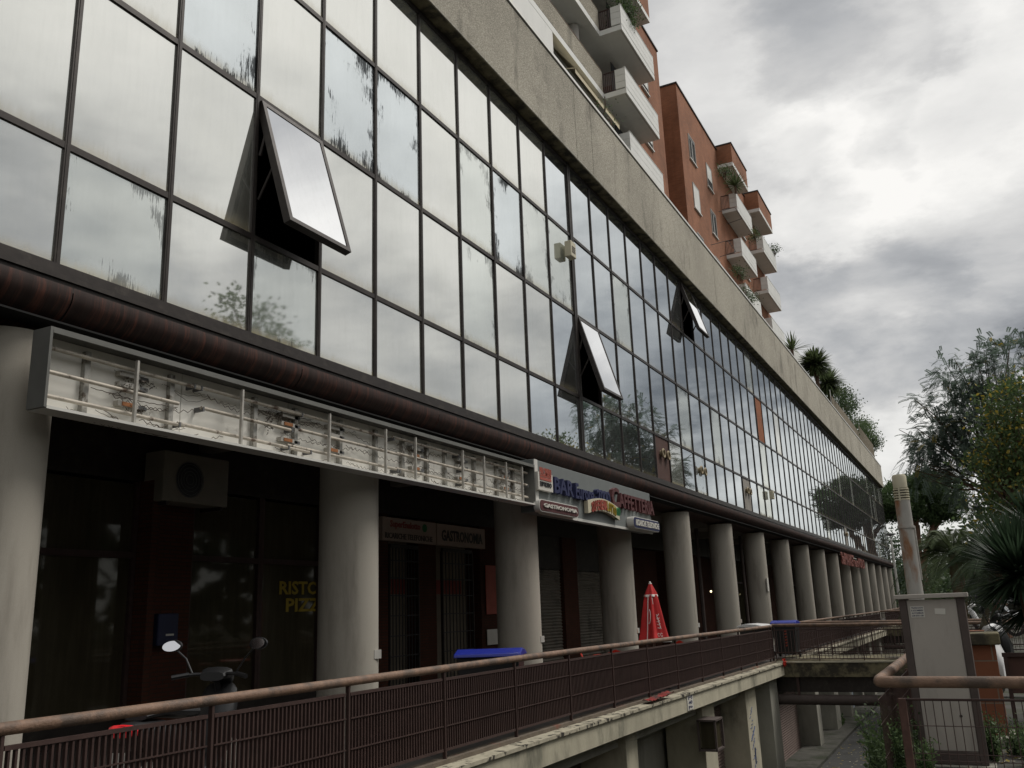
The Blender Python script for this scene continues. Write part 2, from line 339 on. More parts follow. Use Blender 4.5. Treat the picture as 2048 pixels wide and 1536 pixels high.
M['bull']=mat('rust_fascia',(.034,.022,.019),.6,metal=.1,var=.30,scale=2.0,stretch=(.02,7,.02),dirt=(.10,.040,.028),dscale=1.8,dstretch=(.5,9,.8),dlo=.46,dhi=.70,spec=.2,detail=3)
M['sgrey']=mat('sign_grey',(.15,.162,.158),.6,var=.06)
M['navy']=mat('navy_letters',(.022,.026,.075),.5,var=.1)
M['maroon']=mat('maroon_letters',(.085,.027,.028),.5,var=.1)
M['wlet']=mat('white_letters',(.55,.53,.48),.5,var=.08)
M['pinkl']=mat('faded_red_letters',(.34,.085,.06),.6,var=.15)
M['redl']=mat('red_letters',(.25,.05,.035),.5,var=.1)
M['yel']=mat('yellow_letters',(.28,.20,.015),.5)
M['grnl']=mat('green_letters',(.03,.16,.06),.5)
M['orboard']=mat('orange_board',(.26,.085,.03),.7,var=.35,scale=3,stretch=(1,4,.6),dirt=(.12,.05,.03),dscale=2,dlo=.5,dhi=.7)
M['brboard']=mat('brown_board',(.075,.038,.03),.7,var=.2,scale=3)
M['gryb']=mat('grey_board',(.27,.25,.22),.6,var=.2,scale=2)
M['brass']=mat('brass_pipe',(.26,.21,.13),.6,metal=.1,var=.2,scale=20)
M['steelg']=mat('shutter_steel',(.20,.18,.15),.6,metal=.2,var=.12,scale=2,dirt=(.05,.045,.04),dscale=1.5,dlo=.5,dhi=.75)
M['shutb']=mat('brown_shutter',(.15,.11,.095),.6,metal=.1,var=.2,scale=3)
M['shopgl']=glassmat('shop_glass',dust=.03,tint=(.035,.035,.033),rough=.04)
M['rustp']=mat('rusty_pole',(.38,.365,.335),.7,var=.2,scale=4,dirt=(.26,.12,.05),dscale=2.2,dlo=.52,dhi=.66,stretch=(1,1,.35))
M['awn']=mat('awning_cream',(.48,.42,.29),.85,var=.12,scale=5)
M['chrome']=mat('mirror_chrome',(.9,.9,.92),.08,metal=1.,var=.0)
M['whp']=mat('white_gloss',(.78,.78,.78),.25,var=.03,spec=.5)
for q in ('leaf','leafd','leafb','leafy','pine','palm','spike'):
    t=M[q].node_tree; b=t.nodes['Principled BSDF']; o=t.nodes['Material Output']; cs=b.inputs['Base Color'].links[0].from_socket
    tr=nn(t,'ShaderNodeBsdfTranslucent',ins={0:cs}); mx=nn(t,'ShaderNodeMixShader',ins={0:.38,1:b.outputs[0],2:tr.outputs[0]}); t.links.new(mx.outputs[0],o.inputs[0])
M['light']=bpy.data.materials.new('lit_lamp'); M['light'].use_nodes=True
_b=M['light'].node_tree.nodes['Principled BSDF']; _b.inputs['Emission Color'].default_value=(1,.85,.5,1); _b.inputs['Emission Strength'].default_value=4
M['tail']=mat('tail_lens',(.75,.02,.03),.2,spec=.6)
M['gA']=glassmat('mirror_glass_dusty',dust=.14,tint=(.785,.79,.76),rough=.03,dustcol=(.55,.56,.50))
M['gB']=glassmat('mirror_glass',dust=.05,tint=(.70,.74,.76),rough=.015,dustcol=(.36,.37,.36))
M['gC']=glassmat('mirror_glass_peeling',dust=.22,peel=1.,tint=(.74,.79,.81),rough=.04,dustcol=(.54,.57,.57))
M['gD']=glassmat('mirror_glass_spotted',dust=.18,peel=.6,tint=(.74,.77,.74),rough=.04,dustcol=(.52,.54,.50))
M['gE']=glassmat('clear_mirror',dust=.0,tint=(.93,.94,.95),rough=.02)
# ================================================================ OFFICE BUILDING
GX=-8.588
def my(k): return 6.038+1.5*k+(.115 if k>=11 else (.0575 if k==10 else 0))
ZS=[5.54,6.98,9.23,11.475,13.60]
K0,K1=-2,69; YE=my(K1)
def cell(px,py):
    p=onX(px,py,GX); k=max(q for q in range(K0,K1) if my(q)<=p[1]+.001); r=sum(p[2]>z for z in ZS)-1
    return k,r
ob=thing('office_building','long low office building with mirror glass curtain wall over a colonnade','building',(GX,6,0))
# glazing
CO={cell(600,380):'open',cell(1190,700):'open',cell(1375,620):'open'}
SP={cell(700,190):'gC',cell(795,270):'gC',cell(430,60):'gC',cell(1010,440):'gC',cell(570,600):'gD',cell(230,430):'gD',
    cell(940,350):'gD',cell(1065,480):'gD',cell(1085,570):'gD',cell(1230,620):'gD',cell(700,650):'gA',
    cell(1522,840):'orboard',cell(1325,920):'brboard',cell(1402,955):'gC',cell(1497,990):'gryb',cell(1692,1078):'gryb',cell(1655,1040):'gD'}
mats_rest=['gA','gB','gC','gD','orboard','brboard','gryb']
rest=MB(); near=[]
cells=[(k,r) for k in range(K0,K1) for r in range(4)]
def gmat(k,r):
    if (k,r) in SP: return SP[(k,r)]
    if k<=3: return 'gA'
    q=random.random()
    if k<9: return 'gA' if q<.75 else ('gD' if q<.85 else 'gB')
    return 'gB' if q<.9 else ('gD' if q<.96 else 'gA')
for k,r in cells:
    if CO.get((k,r)): continue
    y0,y1,z0,z1=my(k),my(k+1),ZS[r],ZS[r+1]
    a=random.gauss(0,.0016); b=random.gauss(0,.0016)  # panes never sit quite true
    hy,hz=(y1-y0)/2,(z1-z0)/2
    P=[(GX+a*s*hy+b*t*hz,(y0+y1)/2+s*hy,(z0+z1)/2+t*hz) for s,t in ((-1,-1),(1,-1),(1,1),(-1,1))]
    gm=gmat(k,r)
    if -1<=k<24: MB().quad(*P,uv=True).build('window_pane',M[gm],ob)
    else: rest.quad(*P,m=mats_rest.index(gm),uv=True)
tag(rest.build('window_panes',[M[q] for q in mats_rest],ob),None,None,kind='stuff')
# dark rooms and blinds behind
MB().box(GX-1.6,GX-1.5,K0,YE,5.3,13.7).build('interior_wall',M['dark'],ob)
MB().box(GX-1.5,GX-.05,K0,YE,9.15,9.3).build('floor_slab',M['dark'],ob)
# mullions and transoms
for k in range(K0,K1+1):
    hw=.095 if k==10 else .037
    m=MB(); y=my(k)
    if k==10:
        m.box(GX-.06,GX+.05,y-hw,y-.012,5.45,13.66); m.box(GX-.06,GX+.05,y+.012,y+hw,5.45,13.66); m.box(GX-.06,GX+.03,y-.011,y+.011,5.45,13.66)
    else:
        m.box(GX-.06,GX+.030,y-hw,y+hw,5.45,13.66); m.box(GX+.031,GX+.036,y-hw*.4,y+hw*.4,5.45,13.66)
    m.build('mullion',M['frame'],ob,bevel=.003)
for i,z in enumerate(ZS[1:4]):
    m=MB()
    for k in range(K0,K1):
        a=my(k)+(.096 if k==10 else .038); b=my(k+1)-(.096 if k+1==10 else .038)
        m.box(GX-.05,GX+.026,a,b,z-.04,z+.04)
    m.build('transom',M['frame'],ob)
m=MB(); m.box(GX-.05,GX+.03,K0,YE,13.54,13.66).build('head_frame',M['frame'],ob)
m=MB(); m.box(GX-.05,GX+.07,-3,YE,5.40,5.535); m.box(GX-.05,GX+.14,-3,YE,5.34,5.398); m.box(GX-.05,GX+.11,-3,YE,5.25,5.338); m.box(GX-.05,GX+.19,-3,YE,5.20,5.247)
m.build('sill_frame',M['frame'],ob)
# rolled metal fascia under the glazing
prof=[(GX+.34,5.195),(GX+.345,5.15)]+[(GX-.42+.765*math.cos(a),5.12-.40*math.sin(a)) for a in [R(t) for t in range(6,91,7)]]+[(GX-.7,4.718)]
seg=[-3.]+[6.038+3.75*q for q in range(0,28)]+[YE+.1]
m=MB()
for a,b in zip(seg[:-1],seg[1:]):
    i=len(m.v); n=len(prof)
    for x,z in prof: m.v+=[(x,a+.007,z),(x,b-.007,z)]
    for k in range(n-1): q=i+2*k; m.f.append((q,q+2,q+3,q+1)); m.m.append(0)
m.prism([(x,YE+.1,z) for x,z in prof]+[(GX-.7,YE+.1,5.2)],(0,.02,0))
m.build('rounded_fascia',M['bull'],ob,smooth=True)
MB().box(GX-.7,GX+.3,-3,YE,4.78,4.8).build('fascia_backing',M['dark'],ob)
# concrete parapet beam, soffit, coping
PX=-8.24
segs=[-3,my(10)-.02,my(10)+1.2,my(20),my(32),my(44),my(56),109.6]
m=MB()
for a,b in zip(segs[:-1],segs[1:]): m.box(PX-.3,PX,a+.012,b-.012,13.68,16.05)
m.box(-13,PX-.3,109.3,109.588,13.68,16.05)
m.build('parapet_beam',M['peb'],ob)
MB().box(PX-.29,PX-.02,-3,109.5,13.7,16.0).build('parapet_core',M['moss'],ob)
MB().box(GX-.1,PX-.02,-3,109.5,13.655,13.676).build('soffit',M['moss'],ob)
m=MB(); 
for j in range(0,38): m.box(PX-.34,PX+.035,-3+3*j+.006,min(-3+3*j+3-.006,109.62),16.08,16.17)
m.build('coping',M['whmet'],ob)
MB().box(PX-.30,PX+.004,-3,109.6,16.052,16.078).build('coping_joint',M['dark'],ob)
MB().box(-24,PX-.3,-3,109.2,14.9,15.0).build('roof_deck',M['pave'],ob)
MB().box(-24,-12.6,-3,109.2,.0,14.9).build('rear_volume',M['peb2'],ob)
MB().box(-12.5,GX-.2,109.3,109.55,5.3,13.67).build('end_wall',M['frame'],ob)
# arcade: columns, ceiling, beams
CX=-8.9
COLY=[5.81+5.97*k+(.115 if k>=3 else 0) for k in range(-1,18)]
for y in COLY:
    m=MB(); m.lathe((CX,y,-.3),[(.47,0),(.47,4.98)],n=40); m.build('column',M['col'],ob,smooth=True)
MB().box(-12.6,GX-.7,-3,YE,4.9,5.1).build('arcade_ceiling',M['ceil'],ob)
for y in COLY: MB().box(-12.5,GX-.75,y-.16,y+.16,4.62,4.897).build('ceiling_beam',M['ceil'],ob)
MB().box(-12.59,-12.1,-3,YE,3.95,4.895).build('shop_fascia_band',M['frame'],ob)
# shop bays along the back wall
BX=-12.1
def sy(px): return onX(px,1180,BX)[1]
def sh_glass(a,b,n):
    for q in range(n):
        s,e=a+(b-a)*q/n,a+(b-a)*(q+1)/n
        w_=MB().box(BX-.12,BX-.02,s+.001,e-.001,-.1,.35).build('shop_window',M['frame'],ob)
        MB().box(BX-.10,BX-.06,s+.08,e-.08,.36,3.9).build('pane',M['shopgl'],w_)
        m=MB(); m.box(BX-.11,BX,s+.002,s+.07,.352,3.94); m.box(BX-.11,BX,e-.07,e-.002,.352,3.94); m.box(BX-.11,BX-.002,s+.071,e-.071,2.7,2.8); m.build('frame',M['bar'],w_)
def sh_shut(s,e):
    m=MB(); n=30; h=2.9/n
    for q in range(n):
        z=q*h; m.quad((BX-.08,s,z),(BX-.08,e,z),(BX-.03,e,z+h*.55),(BX-.03,s,z+h*.55)); m.quad((BX-.03,s,z+h*.55),(BX-.03,e,z+h*.55),(BX-.08,e,z+h),(BX-.08,s,z+h))
    m.build('roller_shutter',M['steelg'],ob); MB().box(BX-.1,BX-.01,s,e,2.91,3.94).build('shutter_box',M['frame'],ob)
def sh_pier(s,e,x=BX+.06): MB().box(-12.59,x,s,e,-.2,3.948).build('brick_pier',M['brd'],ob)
def sh_gate(s,e):
    MB().box(BX-.4,BX-.38,s-.3,e+.3,0,3.9).build('shop_interior',M['curt'],ob)
    d=MB(); d.box(BX-.05,BX+.02,s-.04,s,0,3.2); d.box(BX-.05,BX+.02,e,e+.04,0,3.2); d.box(BX-.05,BX+.02,s,e,3.2,3.28)
    dd=d.build('grille_gate',M['frame'],ob); g=MB(); nb=9
    for q in range(1,nb): yy=s+(e-s)*q/nb; g.box(BX-.02,BX,yy-.011,yy+.011,0,3.2)
    for z in (.3,.75,1.2,1.65,2.1,2.5,2.9): g.box(BX-.021,BX+.004,s,e,z-.012,z+.012)
    g.build('bars',M['blk'],dd)
    MB().box(BX-.37,BX-.35,s,e,2.15,2.5).build('shop_banner',M['redl'],ob)
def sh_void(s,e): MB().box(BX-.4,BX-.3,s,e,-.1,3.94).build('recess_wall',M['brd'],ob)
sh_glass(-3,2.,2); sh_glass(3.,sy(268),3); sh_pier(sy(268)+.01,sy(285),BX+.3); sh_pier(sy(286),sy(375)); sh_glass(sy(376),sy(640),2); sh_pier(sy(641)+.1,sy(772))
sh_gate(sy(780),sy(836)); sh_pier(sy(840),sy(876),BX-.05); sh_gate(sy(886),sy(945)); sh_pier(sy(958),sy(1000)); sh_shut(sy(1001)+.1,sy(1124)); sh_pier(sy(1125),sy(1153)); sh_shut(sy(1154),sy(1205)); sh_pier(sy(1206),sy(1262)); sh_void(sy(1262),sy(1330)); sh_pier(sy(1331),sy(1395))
y=sy(1395)+.01; q=0
while y<104:
    e=y+4.6; (sh_void if q%3==0 else (lambda a,b: sh_glass(a,b,2)) if q%3==1 else sh_shut)(y,e); sh_pier(e+.01,e+1.3); y=e+1.31; q+=1
# rainwater pipes in the arcade
for px,py in ((1110+290,1150),(1490,1180)):
    p=onX(px,py,-9.9); MB().tube([(-9.9,p[1],-.1),(-9.9,p[1],4.9)],.075,10).build('drainpipe',M['cabf'],ob,smooth=True)
MB().tube([(GX+.3,my(9)+.35,4.8),(GX+.3,my(9)+.35,4.81)],.02,6).build('cable_end',M['wire'],ob)
# boarded panes with vent pipe rings
def ring(mb,c,r0,r1,n=16):
    mb.tube([(c[0],c[1]+r0*math.cos(t),c[2]+r0*math.sin(t)) for t in [2*math.pi*q/n for q in range(n+1)]],r1,6,cap=False)
for px,py in ((1325,915),(1402,945),(1497,992),(1692,1078)):
    k,r=cell(px,py); yc=(my(k)+my(k+1))/2
    for s in (-1,1):
        m=MB(); c=(GX+.10,yc+s*.27+.1,ZS[r]+.86); ring(m,c,.13,.035); m.tube([(GX-.05,c[1],c[2]),(GX+.09,c[1],c[2])],.10,14); m.build('vent_ring',M['brass'],ob,smooth=True)
# open top-hung sashes
def sash(k,r,ang,name_mat='gE'):
    y0,y1,zt=my(k)+.045,my(k+1)-.045,ZS[r+1]-.045; h=ZS[r+1]-ZS[r]-.09
    if k==10: y0+=.05
    x0=GX+.06; d=np.array([math.sin(ang),0,-math.cos(ang)]); n=np.array([math.cos(ang),0,math.sin(ang)]); o=np.array([x0,0,zt])
    P=lambda t,y,q=0.: tuple(o+d*t+n*q+np.array([0,y,0]))
    g=MB(); t=.075
    def bar(t0,t1,ya,yb): c=np.array(P((t0+t1)/2,(ya+yb)/2,-.055)); g.obox(c,d*(t1-t0)/2,(0,(yb-ya)/2,0),n*.06)
    bar(0,t,y0,y1); bar(h-t,h,y0,y1); bar(t,h-t,y0,y0+t); bar(t,h-t,y1-t,y1)
    s=g.build('open_sash',M['frame'],ob)
    MB().quad(P(h-t,y0+t,-.005),P(h-t,y1-t,-.005),P(t,y1-t,-.005),P(t,y0+t,-.005),uv=True).build('window_pane',M[name_mat],s)
    MB().quad(P(h-t,y0+t,-.03),P(t,y0+t,-.03),P(t,y1-t,-.03),P(h-t,y1-t,-.03)).build('pane_back',M['curt'],s)
    a=MB()
    for y in (y0+.03,y1-.03):
      a=MB(); a.tube([(x0-.03,y,zt-.9),P(.55,y,-.08)],.028,6); a.tube([(x0-.03,y,zt-1.6),P(1.15,y,-.08)],.022,6)
      a.build('stay_arm',M['frame'],s)
    return s
for (px,py,bx,by) in ((600,380,580,450),(1190,700,1208,786),(1375,620,1400,664)):
    k,r=cell(px,py); p=onY(bx,by,my(k)+.045)
    h=ZS[r+1]-ZS[r]-.09; s=max(.2,min(.75,(p[0]-GX-.06)/h)); pass
    sash(k,r,math.asin(s))
    MB().box(GX-.75,GX-.72,my(k)-.6,my(k)+.55,ZS[r],ZS[r+1]).build('window_blind',M['curt'],ob)
# small alarm sounder boxes fixed to the glazing
def alarm(px,py,lab,x=-8.50,s=1.):
    p=onX(px,py,x+.1); t=thing('alarm_box',lab,'alarm box',(x,p[1],p[2]),'alarm boxes on the glass front')
    m=MB(); m.box(x-.03,x+.16,p[1]-.17*s,p[1]+.17*s,p[2]-.22*s,p[2]+.22*s); m.build('housing',M['cream'],t,bevel=.02)
    m=MB(); 
    for q in range(4): m.box(x+.161,x+.168,p[1]-.11*s,p[1]+.11*s,p[2]-.10*s+q*.05,p[2]-.08*s+q*.05)
    m.build('louvre',M['cabf'],t); return t
alarm(1143,500,'cream alarm box high on the wide double mullion between the open windows')
alarm(1545,990,'cream alarm box low on the glass front toward the far columns',s=.9)
# ================================================================ APARTMENT BUILDING
AX=-11.3; BXo=-10.3
FL=[16.55,19.55,22.58,25.65,28.78]; RZ=30.1
ap=thing('apartment_building','red brick apartment block with white balconies rising behind the office parapet','building',(AX,30,15))
def ywall(px,py,X=AX): return onX(px,py,X)[1]
# block one: long terraces at left
yA=32.4
for i,z in enumerate(FL+[31.85,34.9]):
    m=MB().box(AX-2.2,AX,-3,yA,z,z+.28); m.build('terrace_slab',M['wht'],ap)
    if z>17:
        MB().box(AX-.12,AX-.02,-3,yA-.002,z+.34,z+1.28).build('terrace_parapet',M['peb2'],ap)
        MB().box(AX-.11,AX-.03,-3,yA-.01,z+.282,z+.338).build('parapet_joint',M['dark'],ap)
        MB().tube([(AX-.06,-3,z+1.36),(AX-.06,yA,z+1.36)],.035,8).build('parapet_rail',M['tubem'],ap,smooth=True)
    MB().box(AX-2.6,AX-2.2,-3,yA,z+.28,z+3.1).build('loggia_wall',M['soff'] if i%2 else M['peb2'],ap)
yo=ywall(1107,100)
MB().box(AX-.15,AX-.005,-3,yo,16.0,22.57).build('white_infill_wall',M['wht'],ap)
# loggia doors, dark, and round columns
for z in FL[1:]:
    for y in np.arange(3,30,4.4):
        MB().box(AX-2.2,AX-2.15,y,y+1.9,z+.28,z+2.6).build('balcony_door',M['dark'],ap)
    for y in (31.2,20.,8.): MB().tube([(AX-.75,y,z+.28),(AX-.75,y,z+3.03)],.24,18).build('loggia_column',M['soff'],ap,smooth=True)
# brick walls
def bwall(x0,x1,y0,y1,z1,z0=14.9):
    return MB().box(x0,x1,y0,y1,z0,z1).build('brick_wall',M['br'],ap)
def cop(x0,x1,y0,y1,z):
    return MB().box(x0,x1+.06,y0-.05,y1+.05,z+.001,z+.09).build('roof_coping',M['frame'],ap)
bwall(-20,-11.27,36.2,41.2,RZ); cop(-20,-11.27,36.2,41.2,RZ)
MB().box(-20,-12.7,32.4,36.19,14.9,RZ-.02).build('recessed_wall',M['soff'],ap)
for z in FL: MB().box(-12.699,-11.3,32.41,36.19,z-.001,z+.24).build('terrace_slab',M['wht'],ap); MB().box(-12.699,-12.66,33.2,35.6,z+.25,z+2.5).build('balcony_door',M['dark'],ap)
bwall(-20,-13.2,41.2,44.6,RZ-.01)
bwall(-20,-11.272,44.6,66.4,RZ-.002); cop(-20,-11.272,44.6,66.4,RZ)
bwall(-20,-12.,66.4,72,24); 
def balcony(y0,y1,z,plants=0,x0=AX,x1=BXo):
    b=MB().box(x0+.001,x1,y0,y1,z,z+.24).build('balcony',M['wht'],ap)
    m=MB()
    for q in range(3):
        a=z+.30+q*.31
        m.box(x1-.07,x1,y0,y1,a,a+.295); m.box(x1-.46,x1-.071,y0,y0+.06,a,a+.295)
    m.box(x1-.06,x1-.012,y0+.01,y1-.01,z+.241,z+1.20)
    m.box(x1-.075,x1+.012,y0-.01,y1+.01,z+1.225,z+1.25)
    m.build('parapet',M['wht'],b)
    m=MB(); m.box(x0+.01,x1-.46,y0+.01,y0+.05,z+1.16,z+1.21); m.box(x0+.01,x1-.46,y0+.01,y0+.05,z+.27,z+.31)
    for q in range(7): xx=x0+.03+(x1-.5-x0)*q/6; m.box(xx-.015,xx+.015,y0+.015,y0+.045,z+.28,z+1.18)
    m.build('railing',M['bar'],b)
    MB().box(x1-.09,x1-.05,y0+.05,y1-.05,z-.012,z+.002).build('drip_edge',M['soff'],b)
    # glazed door behind
    MB().box(x0-.02,x0+.012,y0+1.2,y1-1.2,z+.25,z+2.5).build('balcony_door',M['dark'],b)
    return b
def topbox(y0,y1,z=28.78):
    b=MB().box(AX+.001,BXo,y0,y1,z,z+.24).build('roof_balcony',M['wht'],ap)
    MB().box(AX+.003,BXo-.003,y0+.003,y1-.003,z+.241,z+1.55).build('brick_upstand',M['br'],b)
    MB().box(AX,BXo+.05,y0-.04,y1+.04,z+1.551,z+1.63).build('roof_coping',M['frame'],b)
for z in FL[:4]:
    balcony(32.42,36.9,z)
topbox(32.42,36.9)
for z in FL[:4]: balcony(53.4,57.8,z)
topbox(53.4,57.8)
for z in FL[:4]: balcony(61.3,66.0,z)
topbox(61.3,66.0)
for z in (16.55,19.55): balcony(69.5,74.,z,x0=AX-.9,x1=BXo)
MB().box(AX-.6,AX-.1,66.5,67.,14.9,22).build('corner_post',M['br'],ap)
# windows of the brick front
def awin(y0,y1,z0,z1,shut):
    x=-11.27; w_=MB(); w_.box(x-.01,x+.012,y0,y1,z0,z1); wo_=w_.build('window',M['dark'],ap)
    f=MB(); f.box(x-.0,x+.045,y0-.05,y0,z0,z1); f.box(x,x+.045,y1,y1+.05,z0,z1); f.box(x,x+.045,y0-.05,y1+.05,z1,z1+.05); f.build('frame',M['soff'],wo_)
    MB().box(x,x+.09,y0-.1,y1+.1,z0-.07,z0-.002).build('sill',M['wht'],wo_)
    zc=z1-(z1-z0)*shut
    m=MB(); n=max(2,int((z1-zc)/.08))
    for q in range(n): m.box(x+.013,x+.03,y0+.01,y1-.01,zc+(z1-zc)*q/n+.004,zc+(z1-zc)*(q+1)/n)
    m.build('shutter',M['wht'] if shut>.5 else M['gry'],wo_)
    if shut<.4: MB().box(x+.013,x+.03,(y0+y1)/2-.03,(y0+y1)/2+.03,z0,zc).build('sash_bar',M['wht'],wo_)
col1=[(1370,270),(1392,400)]
ya,yb=ywall(1371,285,-11.27),ywall(1388,310,-11.27)
yc,yd=ywall(1406,330,-11.27),ywall(1422,363,-11.27)
zt=onX(1371,262,-11.27)[2]; zb=onX(1371,290,-11.27)[2]
print('win',ya,yb,yc,yd,zt,zb)
sh=[.12,.95,.5,.1]; sh2=[.6,.12,.2,.1]
for q in range(5):
    zc=(27.0-3.04*q)
    awin(46.3,47.5,zc-.75,zc+.75,sh[q%4] if q<4 else .5); awin(50.1,51.2,zc-.85,zc+.65,sh2[q%4])
    if q<4: awin(37.9,38.9,zc-.75,zc+.75,.8)
    awin(59.,59.9,zc-.75,zc+.75,.4)
for q,(y,z) in enumerate(((52,25.2),(49,21.9))):
    MB().tube([(-11.2,y,z),(-10.2,y+.1,z+.1),(-10.2,y+2.,z+.1),(-11.2,y+2.1,z)],.02,5).build('drying_rack',M['gry'],ap)
# awnings over the terrace opening
y2=ywall(1215,235)
a0=(AX+.02,yo+.3,22.1)
for s,e in ((yo+.15,yo+3.0),(yo+3.1,31.9)):
    t=tag(MB().quad((AX-.3,s,22.35),(AX-.3,e,22.35),(AX+.75,e,20.9),(AX+.75,s,20.9)).quad((AX+.75,s,20.9),(AX+.75,e,20.9),(AX+.76,e,20.66),(AX+.76,s,20.66)).tube([(AX+.755,s,20.9),(AX+.755,e,20.9)],.03,6).tube([(AX-.05,s+.05,21.1),(AX+.75,s+.05,20.9)],.02,6).tube([(AX-.05,e-.05,21.1),(AX+.75,e-.05,20.9)],.02,6).build('awning',M['awn']),'cream terrace awning lowered under the first white slab, '+('next to the white wall' if s<yo+1 else 'next to the lowest visible balcony'),'awning','cream awnings over the roof terrace')
# drying rack on rail
# ================================================================ TERRACE + LOWER LEVEL
def zr(y): return float(np.interp(y,[0,13,30.5,64],[1.01,1.0,.905,.79]))   # handrail height: the walk falls gently
def zd(y): return zr(y)-1.03
te=thing('terrace','raised concrete walkway in front of the colonnade with garages underneath','terrace',(-6,10,0))
def strip(x0,x1,y0,y1,za,zb,mat_,name,par,n=12):
    m=MB(); ys=np.linspace(y0,y1,n)
    for a,b in zip(ys[:-1],ys[1:]):
        A=[(x0,a,zd(a)+za),(x1,a,zd(a)+za),(x1,a,zd(a)+zb),(x0,a,zd(a)+zb)]; B=[(x0,b,zd(b)+za),(x1,b,zd(b)+za),(x1,b,zd(b)+zb),(x0,b,zd(b)+zb)]
        i=len(m.v); m.v+=A+B
        for q in range(4): r=(q+1)%4; m.f.append((i+q,i+4+q,i+4+r,i+r)); m.m.append(0)
    i=0; m.f.append((0,1,2,3)); m.m.append(0); j=len(m.v)-4; m.f.append((j+3,j+2,j+1,j)); m.m.append(0)
    return m.build(name,mat_,par)
TE0,TE1=-8,29.45; T20,T21=32.6,63.2
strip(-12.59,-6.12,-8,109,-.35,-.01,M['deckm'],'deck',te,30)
for a,b in ((TE0,TE1),(T20,T21),(66.5,109)):
    strip(-6.119,-5.74,a,b,-.42,-.10,M['conc'],'edge_beam',te)
    strip(-6.118,-5.70,a,b,-.097,-.05,M['lip'],'edge_lip',te)
    strip(-6.119,-5.95,a,b,-.049,.0,M['ledge'],'kerb',te)
MB().box(-6.6,-6.12,29.46,32.59,-1.2,-.2).build('cross_beam',M['conc_g'],te)
GZ=-3.58
# garage wall, piers and shutters
MB().box(-7.3,-7.0,-8,109,GZ,-.4).build('garage_wall',M['conc_g'],te)
MB().box(-7.0,-6.15,-8,109,-.75,-.50).build('lintel_beam',M['conc_g'],te)
def pier(y0,y1,x=-6.0,x0=-6.9,m_='conc'):
    ztop=zd((y0+y1)/2)-.425
    return MB().box(x0,x,y0,y1,GZ,ztop).build('pier',M[m_],te,bevel=.015)
for a,b in ((11.3,12.0),(16.0,16.6),(21.0,22.0),(25.2,26.4),(4.5,5.2)): pier(a,b)
pier(28.3,29.4,m_='conc_g')
for a,b in ((36.0,36.8),(40.5,41.6),(45.,45.7),(49.5,50.2),(55,56),(60.5,61.5)): pier(a,b,m_='conc_g')
def shutter(y0,y1,x=-6.72,ztop=-.95):
    m=MB(); n=34; h=(ztop-GZ)/n
    for q in range(n):
        z=GZ+q*h; m.quad((x,y0,z),(x,y1,z),(x+.035,y1,z+h*.5),(x+.035,y0,z+h*.5)); m.quad((x+.035,y0,z+h*.5),(x+.035,y1,z+h*.5),(x,y1,z+h),(x,y0,z+h))
    m.build('garage_shutter',M['shutb'],te); MB().box(x-.02,x+.05,y0,y1,ztop+.002,-.76).build('shutter_box',M['brboard'],te)
shutter(22.02,25.18); shutter(12.02,15.98,-6.9); shutter(41.62,44.98); shutter(50.22,54.98); shutter(31.,35.98)
MB().box(-6.5,-6.35,45.9,48.9,GZ,-1.0).build('garage_door',mat('pale_blue_paint',(.28,.32,.36),.7,var=.15),te)
# graffiti strokes on the pale pier
g=MB(); random.seed(3)
for q in range(26):
    z=-3.3+q*.085; y=25.45+.12*math.sin(q*2.1)+.1
    g.tube([(-5.995,y,z),(-5.995,y+random.uniform(.05,.22),z+random.uniform(-.03,.09))],.012,4)
g.tube([(-5.995,25.4,-1.9),(-5.995,25.9,-1.6)],.02,4); g.tube([(-5.995,25.7,-2.1),(-5.995,25.65,-2.5)],.025,4)
g.build('graffiti',mat('graffiti_ink',(.07,.09,.16),.8),te)
# plate with symbols on the edge beam, and a floodlight on the garage pier
pl=tag(MB().box(-5.738,-5.725,19.0,19.42,-.46,-.16).build('notice_plate',M['wlet']),'small tall white notice plate with dark symbols fixed to the terrace edge beam','sign')
s=MB()
for q,t in enumerate(('[=]','40','P+')): text(s,t,(-5.724,19.07,-.25-q*.095),*YX,.28,.065,.003,.03)
s.build('symbols',M['navy'],pl)
fl=thing('wall_lantern','square glass wall lantern hung under the terrace edge on a garage pier','lamp',(-5.9,20.9,-1.3))
m=MB(); c=(-5.78,20.75,-1.12)
for dx,dy in ((-1,-1),(1,-1),(1,1),(-1,1)): m.box(c[0]+dx*.19-.02,c[0]+dx*.19+.02,c[1]+dy*.3-.02,c[1]+dy*.3+.02,-1.42,-.82)
m.box(-5.99,-5.57,20.43,21.07,-.84,-.8); m.box(-5.99,-5.57,20.43,21.07,-1.45,-1.41); m.build('cage',M['cabf'],fl)
MB().box(-5.93,-5.63,20.5,21.0,-1.4,-.85).build('glass',M['shopgl'],fl)
# small square sockets on columns, stickers
for y in COLY[2:7]:
    t=tag(MB().box(CX+.40,CX+.475,y+.04,y+.22,zr(y)+.02,zr(y)+.15).build('socket_box',M['rustp']),None,'socket box','socket boxes at the foot of the columns')
    t['label']='small metal socket box on the column '+{0:'left of the blue bin lid',1:'just right of the blue bin lid',2:'just left of the red parasol',3:'just right of the red parasol',4:'two columns past the red parasol'}[COLY[2:7].index(y)]
p=onX(1533,1170,CX+.4); tag(MB().box(CX+.44,CX+.482,p[1]-.16,p[1]+.1,p[2]-.28,p[2]+.3).build('paper_notice',M['wlet']),'white paper notice taped to a column beyond the parasol','notice')
